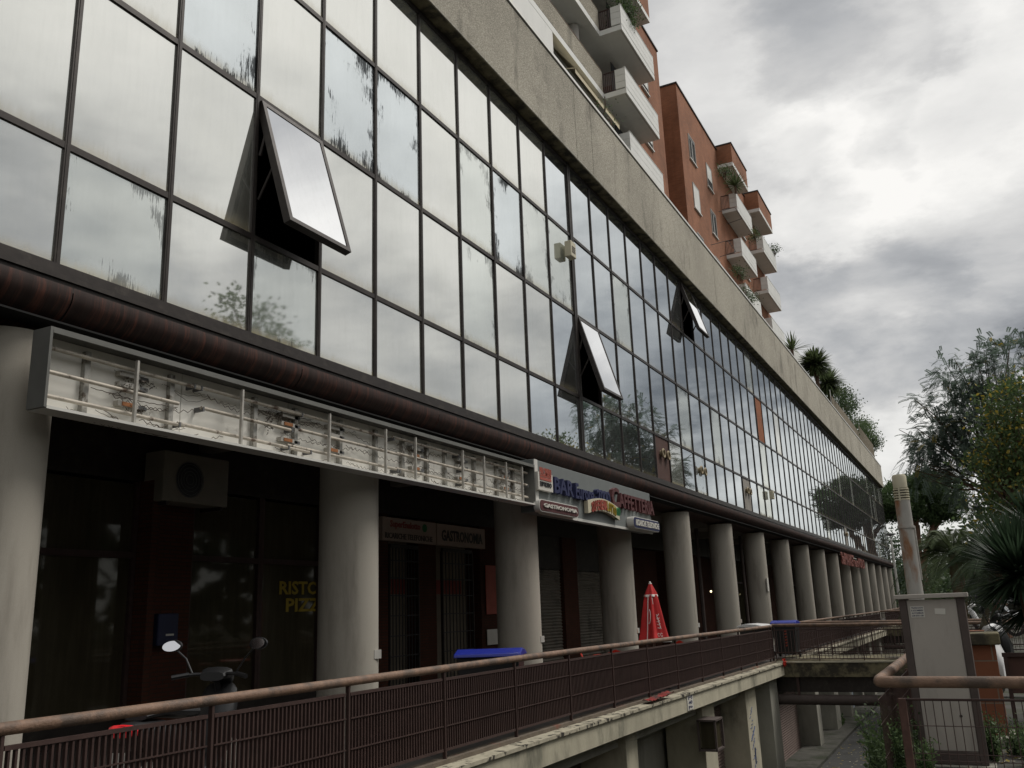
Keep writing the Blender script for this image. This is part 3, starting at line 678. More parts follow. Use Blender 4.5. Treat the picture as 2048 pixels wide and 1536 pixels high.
# ---------------------------------------------------------------- railings
def railing(y0,y1,x,lab,scr=None,grp=None,d='Y',step=1.86,barstep=.055,zf=zr,name='terrace_railing'):
    t=thing(name,lab,'railing',(x,y0,0) if d=='Y' else (y0,x,0),grp)
    P=lambda s,o,z: (x+o,s,z) if d=='Y' else (s,x+o,z)
    n=max(2,int(abs(y1-y0)/3)); pts=[P(s,0,zf(s)) for s in np.linspace(y0,y1,n)]
    MB().tube(pts,.045,14).build('handrail',M['tubem'],t,smooth=True)
    s=y0+.15; sm=M['screen'] 
    while s<y1-.05:
        e=min(s+step,y1-.08); m=MB(); z=zf((s+e)/2)
        q=s+.06
        def bx(a,b,o0,o1,z0,z1):
            if d=='Y': m.box(x+o0,x+o1,a,b,z0,z1)
            else: m.box(a,b,x+o0,x+o1,z0,z1)
        while q<e-.03:
            bx(q-.009,q+.009,-.016,.016,z-.93,z-.125); q+=barstep
        for dz,hh in ((-.125,.015),(-.93,.015)): bx(s+.02,e-.02,-.022,.022,z+dz-hh,z+dz+hh)
        for dz in (-.36,-.66): bx(s+.02,e-.02,.019,.028,z+dz-.006,z+dz+.006)
        m.build('infill_panel',M['bar'] if s<8.1 else sm,t)
        m=MB(); bx(s-.013,s+.013,-.022,.022,z-1.05,z-.04); m.build('post',sm,t)
        if scr and scr[0]<=s<scr[1]:
            m=MB(); bx(s+.03,e-.03,-.04,-.03,z-.925,z-.115); m.build('screen_panel',M['screen'],t)
        s=e+.04
    m=MB(); 
    if d=='Y': m.box(x-.03,x+.03,y1-.06,y1-.01,zf(y1)-1.05,zf(y1)-.04)
    else: m.box(y1-.06,y1-.01,x-.03,x+.03,zf(y1)-1.05,zf(y1)-.04)
    m.build('post',M['bar'],t)
    return t
railing(.2,29.35,-6.0,'long brown tube railing with screened bars along the near walkway in front of the bins',scr=(8.2,40))
railing(32.7,63.1,-6.0,'far stretch of brown railing along the walkway beyond the footbridge',scr=(32,70))
# footbridges
def bridge(ya,yb,lab,near_lab,far_lab,zdk,x1=6.,far=False):
    zt=lambda s: zdk+1.03
    b=thing('footbridge',lab,'footbridge',(-3,ya,zdk),'footbridges over the sunken drive')
    MB().box(-6.1,x1,ya+.05,yb-.05,zdk-.28,zdk-.02).build('bridge_deck',M['moss'],b)
    MB().box(-6.1,x1,ya-.12,ya+.048,zdk-.50,zdk-.09).build('edge_beam',M['moss'],b)
    MB().box(-6.1,x1,yb-.048,yb+.1,zdk-.50,zdk-.09).build('edge_beam',M['moss'],b)
    MB().box(-6.1,x1,ya-.15,ya+.05,zdk-.088,zdk-.045).build('edge_lip',M['conc'],b)
    MB().box(-6.1,x1,ya+.1,yb-.1,zdk-.95,zdk-.281).build('girder',M['frame'],b)
    MB().tube([(-6.05,ya+.02,zdk-1.16),(x1,ya+.02,zdk-1.20)],.15,16).build('service_pipe',M['cabf'],b,smooth=True)
    m=MB()
    for xx in (-5.4,-2.9,-1.): m.box(xx-.04,xx+.04,ya-.05,ya,zdk-1.1,zdk-.5)
    m.build('pipe_hanger',M['bar'],b)
    for yy,lb,pan in ((ya,near_lab,True),(yb,far_lab,True)):
        t=thing('bridge_railing',lb,'railing',(-3,yy,zdk),'tube railings of the footbridges')
        MB().tube([(-6.02,yy,zdk+1.03),(-2,yy,zdk+.98),(x1,yy,zdk+.87)],.048,12).build('handrail',M['tubem'],t,smooth=True)
        s=-5.95
        while s<x1-.5:
            e=min(s+1.25,x1); zz=zdk+1.0-.02*(s+6); m=MB(); q=s+.05
            while q<e-.02: m.box(q-.006,q+.006,yy-.015,yy+.015,zdk+.02,zz-.12); q+=.105
            m.box(s,e,yy-.018,yy+.018,zz-.13,zz-.10); m.box(s,e,yy-.018,yy+.018,zdk+.0,zdk+.03); m.box(s,e,yy-.03,yy-.016,zdk+.20,zdk+.23)
            m.build('infill_panel',M['bar'],t); MB().box(s-.03,s-.001,yy-.03,yy+.03,zdk-.06,zz-.03).build('post',M['bar'],t)
            s=e+.03
bridge(29.6,32.4,'stained concrete footbridge with a service pipe under it joining the walkway corner','near railing of the closer footbridge crossing behind the cabinet','far railing of the closer footbridge, the higher tube behind',-.10)
bridge(63.5,66.3,'distant footbridge at the end of the far walkway railing','near railing of the distant footbridge','back railing of the distant footbridge',-.23)
railing(66.6,108,-6.0,'most distant railing stretch under the last columns',scr=(60,110),step=3.)
# ---------------------------------------------------------------- ground
def gnd(name,mb,m_): o=mb.build(name,M[m_]); o['kind']='structure'; return o
STZ=.20
gnd('driveway',MB().box(-7.2,-.96,-40,112,GZ-.2,GZ),'asph')
gnd('driveway_kerb',MB().box(-6.6,-5.45,26,110,GZ+.004,GZ+.10),'kerbm')
ww=tag(MB().box(-1.25,-.955,-40,112,GZ,-.33).build('retaining_wall',M['conc_g']),'grey retaining wall along the street side of the sunken drive','wall')
def zg(y): return float(np.interp(y,[13,80],[STZ,-.32]))
def slope_sheet(x0,x1,ys,dz):
    m=MB()
    for a,b in zip(ys[:-1],ys[1:]): m.quad((x0,a,zg(a)+dz),(x1,a,zg(a)+dz),(x1,b,zg(b)+dz),(x0,b,zg(b)+dz))
    return m
m=slope_sheet(-.95,900,[-60,13,80,112.1,1400],0); m.quad((-900,112.1,zg(112)),(-.95,112.1,zg(112)),(-.95,1400,zg(112)),(-900,1400,zg(112)))
gnd('ground',m,'soil')
gnd('pavement',slope_sheet(-.94,1.6,[-20,13,80,110],.008),'pave')
gnd('road',slope_sheet(1.9,15,[-40,13,80,300],.012),'asph')
gnd('drive_end_slope',MB().prism([(-7,112,GZ-.1),(-.96,112,GZ-.1),(-.96,112,STZ),(-7,112,STZ)],(0,.3,0)),'soil')
# ================================================================ NEAR RAIL, CABINET, PILLAR
nz=.985
nr=thing('street_railing','thick rusty tube railing on a wire mesh fence in front of the cabinet','railing',(-.86,8.2,.3))
MB().tube([(4.,8.2,.97),(-.80,8.2,nz),(-.845,8.21,nz),(-.86,8.26,nz),(-.87,8.4,nz),(-.90,28.9,nz-.05)],.045,16).build('handrail',M['tubem'],nr,smooth=True)
for (x,y) in ((-.70,8.2),(1.35,8.2),(-.88,11.5),(-.88,15.),(-.88,19.),(-.88,23.)):
    MB().box(x-.03,x+.03,y-.03,y+.03,STZ,nz-.125).build('post',M['rpost'],nr,bevel=.005)
m=MB(); x=-.66
while x<1.33:
    m.tube([(x,8.2,STZ+.06),(x,8.2,nz-.14)],.0035,5); x+=.062
for z in (nz-.14,.655,.45,.40,.30): m.tube([(-.7,8.198,z),(1.35,8.198,z)],.0035,5)
m.box(-.7,1.35,8.19,8.21,nz-.138,nz-.125)
m.build('wire_mesh',M['bar'],nr)
m=MB(); y=8.3
while y<28:
    m.tube([(-.88,y,STZ+.06),(-.88,y,nz-.14)],.0035,4); y+=.08
for z in (nz-.14,.655,.40): m.tube([(-.882,8.2,z),(-.882,28,z)],.0035,4)
m.build('wire_mesh',M['bar'],nr)
tag(MB().box(-.95,1.6,8.05,8.34,STZ-.3,STZ+.075).build('kerb_wall',M['conc_g'],bevel=.02),'low mossy concrete kerb under the wire mesh fence','kerb wall')
cb=thing('utility_cabinet','tall grey utility cabinet with brown frame and two stickers behind the street railing','cabinet',(-.42,9.3,.3))
c0x,c1x,cy,ch=-.685,-.135,9.2,1.585
cx0=onY(1812,1200,cy)[0]; cx1=onY(1912,1200,cy)[0]; cz1=onY(1850,1197,cy)[2]; 
m=MB(); m.box(cx0-.065,cx0,cy-.012,cy+.34,.22,cz1); m.box(cx1,cx1+.065,cy-.012,cy+.34,.22,cz1); m.box(cx0+.001,cx1-.001,cy-.011,cy+.33,.22,.33); m.build('frame',M['cabf'],cb,bevel=.006)
MB().box(cx0+.002,cx1-.002,cy,cy+.33,.331,cz1-.01).build('door',M['cab'],cb,bevel=.004)
MB().box(cx0-.10,cx1+.10,cy-.05,cy+.37,cz1+.001,cz1+.04).build('cap',M['cab'],cb,bevel=.006)
MB().box(cx0-.1,cx1+.12,cy-.06,cy+.42,.0,.218).build('plinth',M['conc_g'],cb,bevel=.01)
MB().tube([(cx1-.1,cy-.001,.62),(cx1-.1,cy-.008,.62)],.012,10).build('lock',M['blk'],cb)
sx=cx0+.025; sz=cz1-.165
st=MB().box(sx,sx+.115,cy-.004,cy-.001,sz,sz+.10).build('sticker',M['wlet'],cb); st['label']='white sticker printed with four blue lines'
s=MB()
for q,t in enumerate(('TRASLOCHI','E SGOMBERI','AUTOMEZZI','338 8751180')): text(s,t,(sx+.008,cy-.0045,sz+.078-q*.023),*CF,.098,.014,.001,.03)
s.build('lettering',M['navy'],st)
m=MB(); q0=np.array(onY(1870,1228,cy-.003)); m.quad(tuple(q0),tuple(q0+np.array([.085,0,-.006])),tuple(q0+np.array([.09,0,.045])),tuple(q0+np.array([.003,0,.05])))
o_=m.build('sticker',M['wlet'],cb); o_['label']='blank cream sticker'
bp=thing('brick_pillar','orange block pillar with a mossy concrete cap right of the cabinet','pillar',(0,10.6,.2))
pl0,pl1=onY(1938,1300,10.5)[0],onY(1992,1300,10.5)[0]; pz=onY(1960,1290,10.5)[2]
MB().box(pl0,pl1,10.5,10.9,.15,pz).build('shaft',M['tile'],bp,bevel=.008)
MB().box(pl0-.035,pl1+.05,10.43,10.95,pz+.001,pz+.115).build('cap',M['moss'],bp,bevel=.015)
MB().box(pl0-.1,pl1+.06,10.3,11.,-.1,.30).build('footing',M['conc_g'],bp,bevel=.01)
p2=onY(1940,1262,14.); p3=onY(1972,1285,14.)
tag(MB().box(p2[0]-.3,p3[0],14.,14.3,.15,p2[2]).build('garden_wall',M['tile']),'short orange block wall seen between the cabinet and the white scooter','wall')
bg_=thing('metal_barrier','dark brown sheet metal gate panel right of the orange pillar','gate',(.5,11.3,.2))
g0=onY(1990,1310,11.3)
MB().box(pl1+.06,2.6,11.3,11.33,.62,g0[2]-.02).build('sheet',M['brboard'],bg_); MB().box(pl1+.05,2.6,11.27,11.36,g0[2]-.019,g0[2]+.02).build('top_rail',M['bar'],bg_)
MB().box(pl1+.06,pl1+.10,11.25,11.298,.2,g0[2]-.02).build('post',M['bar'],bg_)
# lamps
lp=thing('bollard_lamp','rusty round street lamp with slotted cream head standing behind the cabinet','street lamp',(-.955,16.,STZ))
lt=onY(1797,950,16.); lx,ly=lt[0],16.
MB().tube([(lx,ly,STZ-.3),(lx,ly,lt[2]-.42)],[.125,.115],20).build('pole',M['rustp'],lp,smooth=True)
MB().tube([(lx,ly,2.72),(lx,ly,2.76)],.13,20).build('clamp_band',M['rustp'],lp,smooth=True)
MB().tube([(lx+.12,ly,1.9),(lx+.125,ly,2.75)],.018,8).build('cable_conduit',M['alu'],lp,smooth=True)
m=MB(); zt=lt[2]
m.lathe((lx,ly,0),[(.108,zt-.22),(.112,zt-.03),(.095,zt)],24); m.build('cap',M['cream'],lp,smooth=True)
m=MB()
for q in range(5): z=zt-.42+q*.042; m.lathe((lx,ly,z),[(.118,0),(.122,.012),(.118,.022)],24)
m.build('louvre',M['cream'],lp,smooth=True)
m=MB(); m.lathe((lx,ly,zt-.43),[(.07,0),(.07,.22)],16)
m.build('lens',M['blk'],lp,smooth=True)
m=MB()
for a in (0.3,2.4,4.5): m.box(lx+.108*math.cos(a)-.012,lx+.108*math.cos(a)+.012,ly+.108*math.sin(a)-.012,ly+.108*math.sin(a)+.012,zt-.43,zt-.21)
m.build('rib',M['cream'],lp)
mt=onY(1781,1072,80); mb_=onY(1806,1220,80)
ms=thing('lamp_mast','thin tall pale lamp mast at the far end of the building','street lamp',(mt[0],80,STZ))
MB().tube([(mt[0],80,STZ),(mt[0],80,mt[2])],[.13,.07],10).build('pole',M['whmet'],ms,smooth=True)
MB().lathe((mt[0],80,mt[2]),[(.15,0),(.45,.12),(.4,.2)],14).build('lamp_head',M['gry'],ms,smooth=True)
# ================================================================ SIGNS
bxs=thing('empty_sign_box','long open sign box without its front, bare tubes and wiring on a dirty white back','sign box',(-8.1,5.6,3.78))
b0,b1,bz0,bz1=5.61,16.84,3.77,4.60; xf,xb=-7.95,-8.20
m=MB(); m.box(xb-.02,xf,b0,b0+.03,bz0,bz1); m.box(xb-.02,xf,b1-.03,b1,bz0,bz1); m.box(xb-.02,xf,b0+.031,b1-.031,bz1-.03,bz1)
m.box(xf-.02,xf+.003,b0+.032,b1-.032,bz1-.06,bz1-.031)
m.build('casing',M['boxs'],bxs)
MB().box(xb-.02,xf+.002,b0+.031,b1-.031,bz0-.012,bz0+.018).build('bottom_tray',M['whmet'],bxs)
m=MB(); y=b0+.04
while y<b1-.1:
    e=min(y+1.9,b1-.04); m.box(xb-.01,xb+.01,y,e-.01,bz0+.02,bz1-.04); y=e
m.build('back_panel',M['boxw'],bxs)
m=MB(); py_=[6.6,7.95,8.45,9.6,10.3,11.9,12.55,13.75,14.7,15.5,16.2]
random.seed(11)
front=[6.72,8.35,10.1,11.5,12.35,13.9,14.7,15.6,16.3]
for y in front: MB().box(xf-.06,xf-.02,y-.014,y+.014,bz0+.02,bz1-.10).build('front_strut',M['alu'],bxs)
for y in (6.2,7.35,8.75,9.55,10.55,11.45,12.2,12.95,13.55,14.6,15.5,16.2): MB().box(xb+.012,xb+.075,y-.032,y+.032,bz0+.03,bz1-.10).build('tube_rack',M['rackm'],bxs)
for (a,b,r) in ((5.66,7.75,2),(5.66,7.4,1),(5.66,7.5,0),(7.6,9.6,2),(7.75,9.4,1),(7.4,9.8,0),(9.0,11.6,2),(9.55,12.0,1),(9.3,12.0,0),(11.8,13.9,2),(11.9,14.0,1),(11.9,14.0,0),(13.9,16.7,2),(13.9,16.7,1),(13.9,16.7,0)):
    z=bz0+.13+r*.25+(.02 if a>9 else 0); MB().tube([(xb+.13,a,z+.015),(xb+.13,b,z)],.022,10).build('fluorescent_tube',M['ftube'],bxs,smooth=True)
m=MB()
for (a,b,r) in ((5.66,7.75,2),(7.6,9.6,2),(9.3,12.,0),(7.75,9.4,1),(11.8,13.9,2),(11.9,14.,0),(14.,16.7,1),(7.4,9.8,0)):
    for y in (a+.02,b-.02):
        z=bz0+.13+r*.25; MB().box(xb+.01,xb+.16,y-.012,y+.012,z-.028,z+.028).build('tube_holder',M['gry'],bxs)
for i,y in enumerate((6.62,9.25,10.25,12.45,13.95,15.7)):
    for r,z in enumerate((bz0+.22,bz0+.44,bz0+.56)):
        b_=MB().box(xb+.012,xb+.09,y-.02,y+.25,z,z+.055).build('ballast',M['alu'],bxs)
        if r==0 or (i%2 and r==1): MB().box(xb+.091,xb+.10,y+.03,y+.20,z+.005,z+.05).build('ballast_coil',M['copper'],b_)
        MB().box(xb+.012,xb+.075,y+.26,y+.38,z+.005,z+.045).build('starter',M['gry'],b_)
m=MB(); random.seed(5)
for q in range(60):
    y=random.uniform(5.9,16.2); z=random.choice((bz0+.10,bz0+.34,bz0+.58))+random.uniform(-.03,.05); Ln=random.uniform(.5,1.5); ph=random.uniform(0,6); fr=random.uniform(40,60); am=random.choice((.004,.015,.02)); sg=random.uniform(.02,.12)
    pts=[(xb+.05+.01*math.sin(t*9),y+Ln*t,z-sg*4*t*(1-t)+am*math.sin(fr*t*Ln+ph)) for t in np.linspace(0,1,36)]
    m.tube(pts,random.choice((.003,.0045)),4)
m.build('wiring',M['wire'],bxs)
g=np.random.default_rng(77); m=MB()
for (yy,zz,sy_,sz_) in ((6.9,4.32,.22,.06),(6.75,4.22,.14,.05),(6.85,3.98,.12,.03),(9.0,4.2,.08,.10),(9.2,4.33,.06,.06),(12.5,4.35,.08,.05),(14.0,4.3,.08,.05),(15.8,4.25,.10,.06)):
    n=90; P=np.stack([np.full(n,-8.12)+g.normal(0,.02,n),yy+g.normal(0,sy_*.6,n),zz+g.normal(0,sz_*.6,n)],1); P[:,2]=np.minimum(P[:,2],4.55)
    D=g.normal(size=(n,3)); Nn=g.normal(size=(n,3)); D/=np.linalg.norm(D,axis=1,keepdims=True); S_=np.cross(D,Nn); S_/=np.linalg.norm(S_,axis=1,keepdims=True)
    for p,d,t_ in zip(P,D,S_): m.quad(tuple(p),tuple(p+d*.018+t_*.008),tuple(p+d*.036),tuple(p+d*.018-t_*.008))
m.build('dust_clumps',mat('soot',(.11,.095,.08),.95),bxs)
# soot smudges are in the back panel's own material
# bar sign
bs=thing('bar_sign','grey bar sign panel with raised blue and maroon letters and oval plaques','sign',(-8.0,16.9,3.6))
s0,s1=16.9,onX(1304,1060,-8.0)[1]
m=MB(); m.box(-8.34,-8.0,s0,s1,3.63,4.74); m.build('panel',M['sgrey'],bs,bevel=.01)
m=MB(); m.box(-8.01,-7.985,s0,s0+.16,3.63,4.74); m.box(-8.01,-7.985,s0+.161,s1,3.60,3.66); m.build('panel_trim',M['whmet'],bs)
def st_(s,xl,xr,yt,yb,ext,m_,X=-7.87,bold=.02,par=bs,name='lettering',slope=0):
    a=onX(xl,yb,X); b=onX(xl,yt,X); c=onX(xr,yb+slope,X)
    mb=MB(); text(mb,s,(X-ext,a[1],a[2]),(0,1,0),(0,0,1),(1,0,0),c[1]-a[1],b[2]-a[2],ext,bold); return mb.build(name,M[m_],par)
def plate(xl,xr,yt,yb,X,th,m_,name='plaque',round_=0,par=bs):
    a=onX(xl,yb,X);b=onX(xl,yt,X);c=onX(xr,yb,X); y0,y1,z0,z1=a[1],c[1],a[2],b[2]; r=min((z1-z0)/2,(y1-y0)/2)*round_
    if r<=0: P=[(y0,z0),(y1,z0),(y1,z1),(y0,z1)]
    else:
        P=[]
        for cy_,cz_,a0_ in ((y1-r,z0+r,-90),(y1-r,z1-r,0),(y0+r,z1-r,90),(y0+r,z0+r,180)):
            for q in range(6): t=R(a0_+q*18); P.append((cy_+r*math.cos(t),cz_+r*math.sin(t)))
    MB().prism([(X-th,y,z) for y,z in P],(th,0,0)).build(name,M[m_],par); return y0,y1,z0,z1
q=plate(1077,1106,943,978,-7.9,.09,'wlet'); 
m=MB(); text(m,'PALOMBINI',(-7.899,q[0]+.08,q[2]+.30),*YX,q[1]-q[0]-.16,.18,.012,.03); m.box(-7.899,-7.889,q[0]+.08,q[1]-.08,q[3]-.16,q[3]-.10); m.box(-7.899,-7.889,q[0]+.08,q[1]-.08,q[3]-.085,q[3]-.06); m.build('lettering',M['pinkl'],bs)
m=MB(); text(m,'ESPRESSO',(-7.899,q[0]+.08,q[2]+.08),*YX,q[1]-q[0]-.16,.10,.012,.03); m.build('lettering',M['blk'],bs)
def plain(s,y0,y1,z0,z1,m_,X=-7.9,ext=.10,bold=.03): m=MB(); text(m,s,(X-ext,y0,z0),*YX,y1-y0,z1-z0,ext,bold); m.build('lettering',M[m_],bs)
def yz(px,py,X=-7.87): p=onX(px,py,X); return p[1],p[2]
BY,BZ=yz(1113,985); zt_=yz(1113,953)[1]
plain('BAR',BY,yz(1151,997)[0],BZ,zt_,'navy',bold=.05)
zb_=yz(1156,997)[1]
plain('Europa',yz(1155,990)[0],yz(1192,1000)[0],zb_-.1,zb_+.36,'navy',bold=.05)
plain('-2000',yz(1193,1000)[0],yz(1224,1008)[0],zb_,zb_+.36,'navy',bold=.05)
plain('C',yz(1227,1005)[0],yz(1242,1005)[0],zb_+.02,zb_+.52,'maroon',bold=.04)
plain('AFFETTERIA',yz(1242,1015)[0],s1+.02,zb_+.04,zb_+.42,'maroon',bold=.04)
q=plate(1079,1157,997,1022,-7.86,.13,'whmet',round_=.9); q=(q[0]+.03,q[1]-.03,q[2]+.025,q[3]-.02)
def pill(q,X,m_,th=.012):
    y0,y1,z0,z1=q; r=(z1-z0)/2*.9; P=[]
    for cy_,cz_,a0_ in ((y1-r,z0+r,-90),(y1-r,z1-r,0),(y0+r,z1-r,90),(y0+r,z0+r,180)):
        for k in range(6): t=R(a0_+k*18); P.append((cy_+r*math.cos(t),cz_+r*math.sin(t)))
    MB().prism([(X,y,z) for y,z in P],(th,0,0)).build('plaque_face',M[m_],bs)
pill(q,-7.859,'maroon'); plain('GASTRONOMIA',q[0]+.14,q[1]-.12,q[2]+.07,q[3]-.06,'wlet',X=-7.82,ext=.02,bold=.06)
# arched lottery plaque
y0,z0=yz(1178,1030); y1,_=yz(1241,1048)
P=[];P2=[]
for t in np.linspace(0,1,14):
    yy=y0+(y1-y0)*t; zz=3.80+.13*math.sin(t*math.pi)-.02*t; P.append((yy,zz)); P2.append((yy,zz+.30))
MB().prism([(-7.98,a,b) for a,b in P+P2[::-1]],(.10,0,0)).build('plaque',M['cream'],bs)
for i,(chs,mm) in enumerate((('SUPER','redl'),('ENA','pinkl'),('LOTTO','yel'))):
    n0=(0,5,8)[i]
    m=MB()
    for j,c_ in enumerate(chs):
        t=(n0+j+.6)/14; yy=y0+.12+(y1-y0-.35)*t*1.02; zz=3.80+.13*math.sin(t*math.pi)+.02
        text(m,c_,(-7.879,yy,zz),*YX,(y1-y0)/14*.78,.24,.02,.05)
    m.build('lettering',M[mm],bs)
MB().tube([(-7.98,y1-.12,3.96),(-7.868,y1-.12,3.93)],.15,18).build('clover_disc',M['grnl'],bs)
ya_,yb_=yz(1262,1050)[0],yz(1312,1062)[0]+.12
P=(ya_,yb_,3.64,3.94); 
r_=.14; PP=[]
for cy_,cz_,a0_ in ((P[1]-r_,P[2]+r_,-90),(P[1]-r_,P[3]-r_,0),(P[0]+r_,P[3]-r_,90),(P[0]+r_,P[2]+r_,180)):
    for k in range(6): t=R(a0_+k*18); PP.append((cy_+r_*math.cos(t),cz_+r_*math.sin(t)))
MB().prism([(-7.99,y,z) for y,z in PP],(.19,0,0)).build('plaque',M['whmet'],bs)
pill((P[0]+.02,P[1]-.02,P[2]+.02,P[3]-.02),-7.799,'navy'); plain('RICARICHE TELEFONICHE',P[0]+.15,P[1]-.12,P[2]+.07,P[3]-.07,'wlet',X=-7.77,ext=.018,bold=.05)
# inner shop sign in the arcade
ish=thing('shop_sign','dim long shop sign inside the arcade reading ricariche telefoniche and gastronomia','sign',(-11.9,17.3,3.3))
iy0,iy1=onX(760,1060,-12.)[1],onX(955,1090,-12.)[1]+.3; ym=onX(868,1060,-12.)[1]
for a,b in ((iy0,ym-.02),(ym+.02,iy1)): MB().box(-12.05,-11.93,a,b,3.33,3.86).build('panel',mat('pale_sign_panel',(.34,.27,.22),.7,var=.08),ish)
m=MB(); text(m,'GASTRONOMIA',(-11.93,ym+.25,3.44),*YX,iy1-ym-.4,.28,.008,.03); text(m,'RICARICHE TELEFONICHE',(-11.93,iy0+.1,3.38),*YX,ym-iy0-.3,.13,.008,.01); m.build('lettering',M['blk'],ish)
m=MB(); text(m,'SuperEnalotto',(-11.93,iy0+.3,3.60),*YX,(ym-iy0)*.55,.20,.008,.03); m.build('lettering',M['redl'],ish)
MB().tube([(-11.93,ym-.55,3.70),(-11.92,ym-.55,3.70)],.1,14).build('clover_disc',M['grnl'],ish)
rs=thing('window_lettering','yellow restaurant lettering on dark glass behind the second column','lettering',(-12.1,13.7,1.9))
r0=onX(560,1165,-12.14); 
m=MB(); text(m,'RISTORANTE',(-12.155,r0[1],2.13),*YX,2.6,.26,.006,.03); text(m,'PIZZERIA',(-12.155,r0[1]+.2,1.80),*YX,2.1,.26,.006,.03)
m.build('letters',M['yel'],rs)
# far red sign
fs=thing('far_shop_sign','distant red lettering sign hung under the fascia near the far columns','sign',(-8.2,62,4.6))
f0,f1=onX(1681,1112,-8.3)[1],onX(1729,1130,-8.3)[1]
m=MB(); text(m,'SelfMARKET',(-8.3,f0,3.95),*YX,(f1-f0)*.48,.85,.08,.04); text(m,'euroWORLD',(-8.3,f0+(f1-f0)*.5,3.95),*YX,(f1-f0)*.46,.75,.08,.04); m.build('letters',mat('dull_red_letters',(.17,.055,.042),.7,var=.2),fs)
MB().box(-8.36,-8.32,f0,f1,4.6,4.66).build('rail',M['alu'],fs)
# AC unit, post box, posters
ac=thing('air_conditioner','white air conditioner outdoor unit hung high in the dark arcade','air conditioner',(-11.4,11,3.7))
a0=onX(330,905,-11.6); a1=onX(455,1015,-11.6)
MB().box(-12.05,-11.6,a0[1],a1[1],a1[2],a0[2]+.05).build('casing',mat('shade_toned_casing',(.19,.175,.14),.6),ac,bevel=.02)  # casing tone lowered to stand in for the arcade's shade
ycn=a0[1]+(a1[1]-a0[1])*.38; zc_=(a1[2]+a0[2])/2
m=MB(); 
for r in (.08,.14,.2,.26,.3): ring(m,(0,ycn,zc_),r,.006,24)
V=[]; 
g2=MB()
for r in (.08,.14,.2,.26,.3): g2.tube([(-11.585,ycn+r*math.cos(t),zc_+r*math.sin(t)) for t in [2*math.pi*q/24 for q in range(25)]],.006,5,cap=False)
g2.build('fan_guard',M['gry'],ac)
MB().tube([(-11.61,ycn,zc_),(-11.595,ycn,zc_)],.29,24).build('fan',M['blk'],ac)
MB().box(-12.1,-11.62,a0[1]+.1,a0[1]+.15,a1[2]-.06,a1[2]-.002).build('bracket',M['frame'],ac); MB().box(-12.1,-11.62,a1[1]-.15,a1[1]-.1,a1[2]-.06,a1[2]-.002).build('bracket',M['frame'],ac)
pb=thing('post_box','dark blue letter box on the brick pier in the arcade','letter box',(-12,11.6,1.5))
l0=onX(306,1205,-11.95); 
MB().box(-11.999,-11.8,l0[1],l0[1]+.42,1.32,1.82).build('body',mat('dark_blue_metal',(.02,.025,.06),.4),pb,bevel=.02); MB().box(-11.799,-11.79,l0[1]+.16,l0[1]+.32,1.47,1.50).build('slot',M['wlet'],pb)
po=tag(MB().box(-11.999,-11.985,onX(974,1150,-12)[1]-.1,onX(990,1150,-12)[1]+.15,1.6,2.9).build('wall_poster',M['pinkl']),'faded red and white posters pasted on the pier right of the barred door','poster')
tag(MB().box(-11.999,-11.985,onX(974,1150,-12)[1]-.1,onX(990,1150,-12)[1]+.15,.8,1.2).build('wall_poster',M['wlet']),'small pale poster low on the pier right of the barred door','poster')
for (px,py),lab in (((1422,1183),'small lit lamp glowing in the arcade left of the sixth column'),((1525,1187),'smaller lit lamp glowing behind the seventh column')):
    p=onX(px,py,-11.5); t=thing('arcade_lamp',lab,'lamp',p,'lit lamps in the arcade')
    MB().lathe((p[0],p[1],p[2]-.04),[(.02,0),(.045,.03),(.045,.06),(.02,.085)],12).build('bulb',M['light'],t,smooth=True); MB().tube([(p[0],p[1],p[2]+.04),(p[0],p[1],4.9)],.008,5).build('cord',M['blk'],t)
# ================================================================ OBJECTS ON THE WALKWAY
um=thing('parasol','closed red parasol with white trim standing behind the walkway railing','parasol',(-6.55,0,0))
u0=onX(1300,1165,-6.55); u_=(-6.55,u0[1],0.); um.location=(-6.55,u0[1],-.05)
fold=lambda a,z: 1+.17*math.cos(6*a+.6+z*.6)+.06*math.cos(11*a+1)
T=u0[2]
MB().lathe(u_,[(.335,T-1.26),(.30,T-1.2),(.25,T-.95),(.20,T-.65),(.15,T-.38),(.125,T-.27)],96,fold=fold).build('canopy',M['red'],um,smooth=True)
MB().lathe(u_,[(.135,T-.27),(.11,T-.20),(.03,T-.03)],60,fold=lambda a,z:1+.10*math.cos(6*a)).build('vent_cap',M['red'],um,smooth=True)
MB().lathe(u_,[(.142,T-.315),(.148,T-.29),(.135,T-.262)],60,fold=lambda a,z:1+.10*math.cos(6*a)).build('cap_trim',M['whc'],um,smooth=True)
MB().lathe(u_,[(.342,T-1.275),(.345,T-1.245),(.325,T-1.235)],96,fold=fold).build('hem_trim',M['whc'],um,smooth=True)
MB().lathe(u_,[(.035,T-.035),(.035,T-.015),(.018,T-.01),(.022,T+.01),(.008,T+.02)],14).build('finial',M['whc'],um,smooth=True)
MB().tube([(u_[0],u_[1],-.05),(u_[0],u_[1],T-.1)],.024,10).build('pole',M['alu'],um,smooth=True); MB().lathe((u_[0],u_[1],-.05),[(.28,0),(.28,.06),(.05,.1),(.04,.3)],20).build('base',M['gry'],um,smooth=True)
def on_can(mb,zfrac_pts,ang,m_r=.008):
    pts=[]
    for da,z in zfrac_pts:
        a=ang+da; zz=T-z; r=np.interp(z,[.27,.38,.65,.95,1.2,1.26],[.125,.15,.20,.25,.30,.335])*fold(a,zz)+.004
        pts.append((u_[0]+r*math.cos(a),u_[1]+r*math.sin(a),zz))
    mb.tube(pts,m_r,5)
va=math.atan2(-u_[1],-u_[0])   # towards the camera
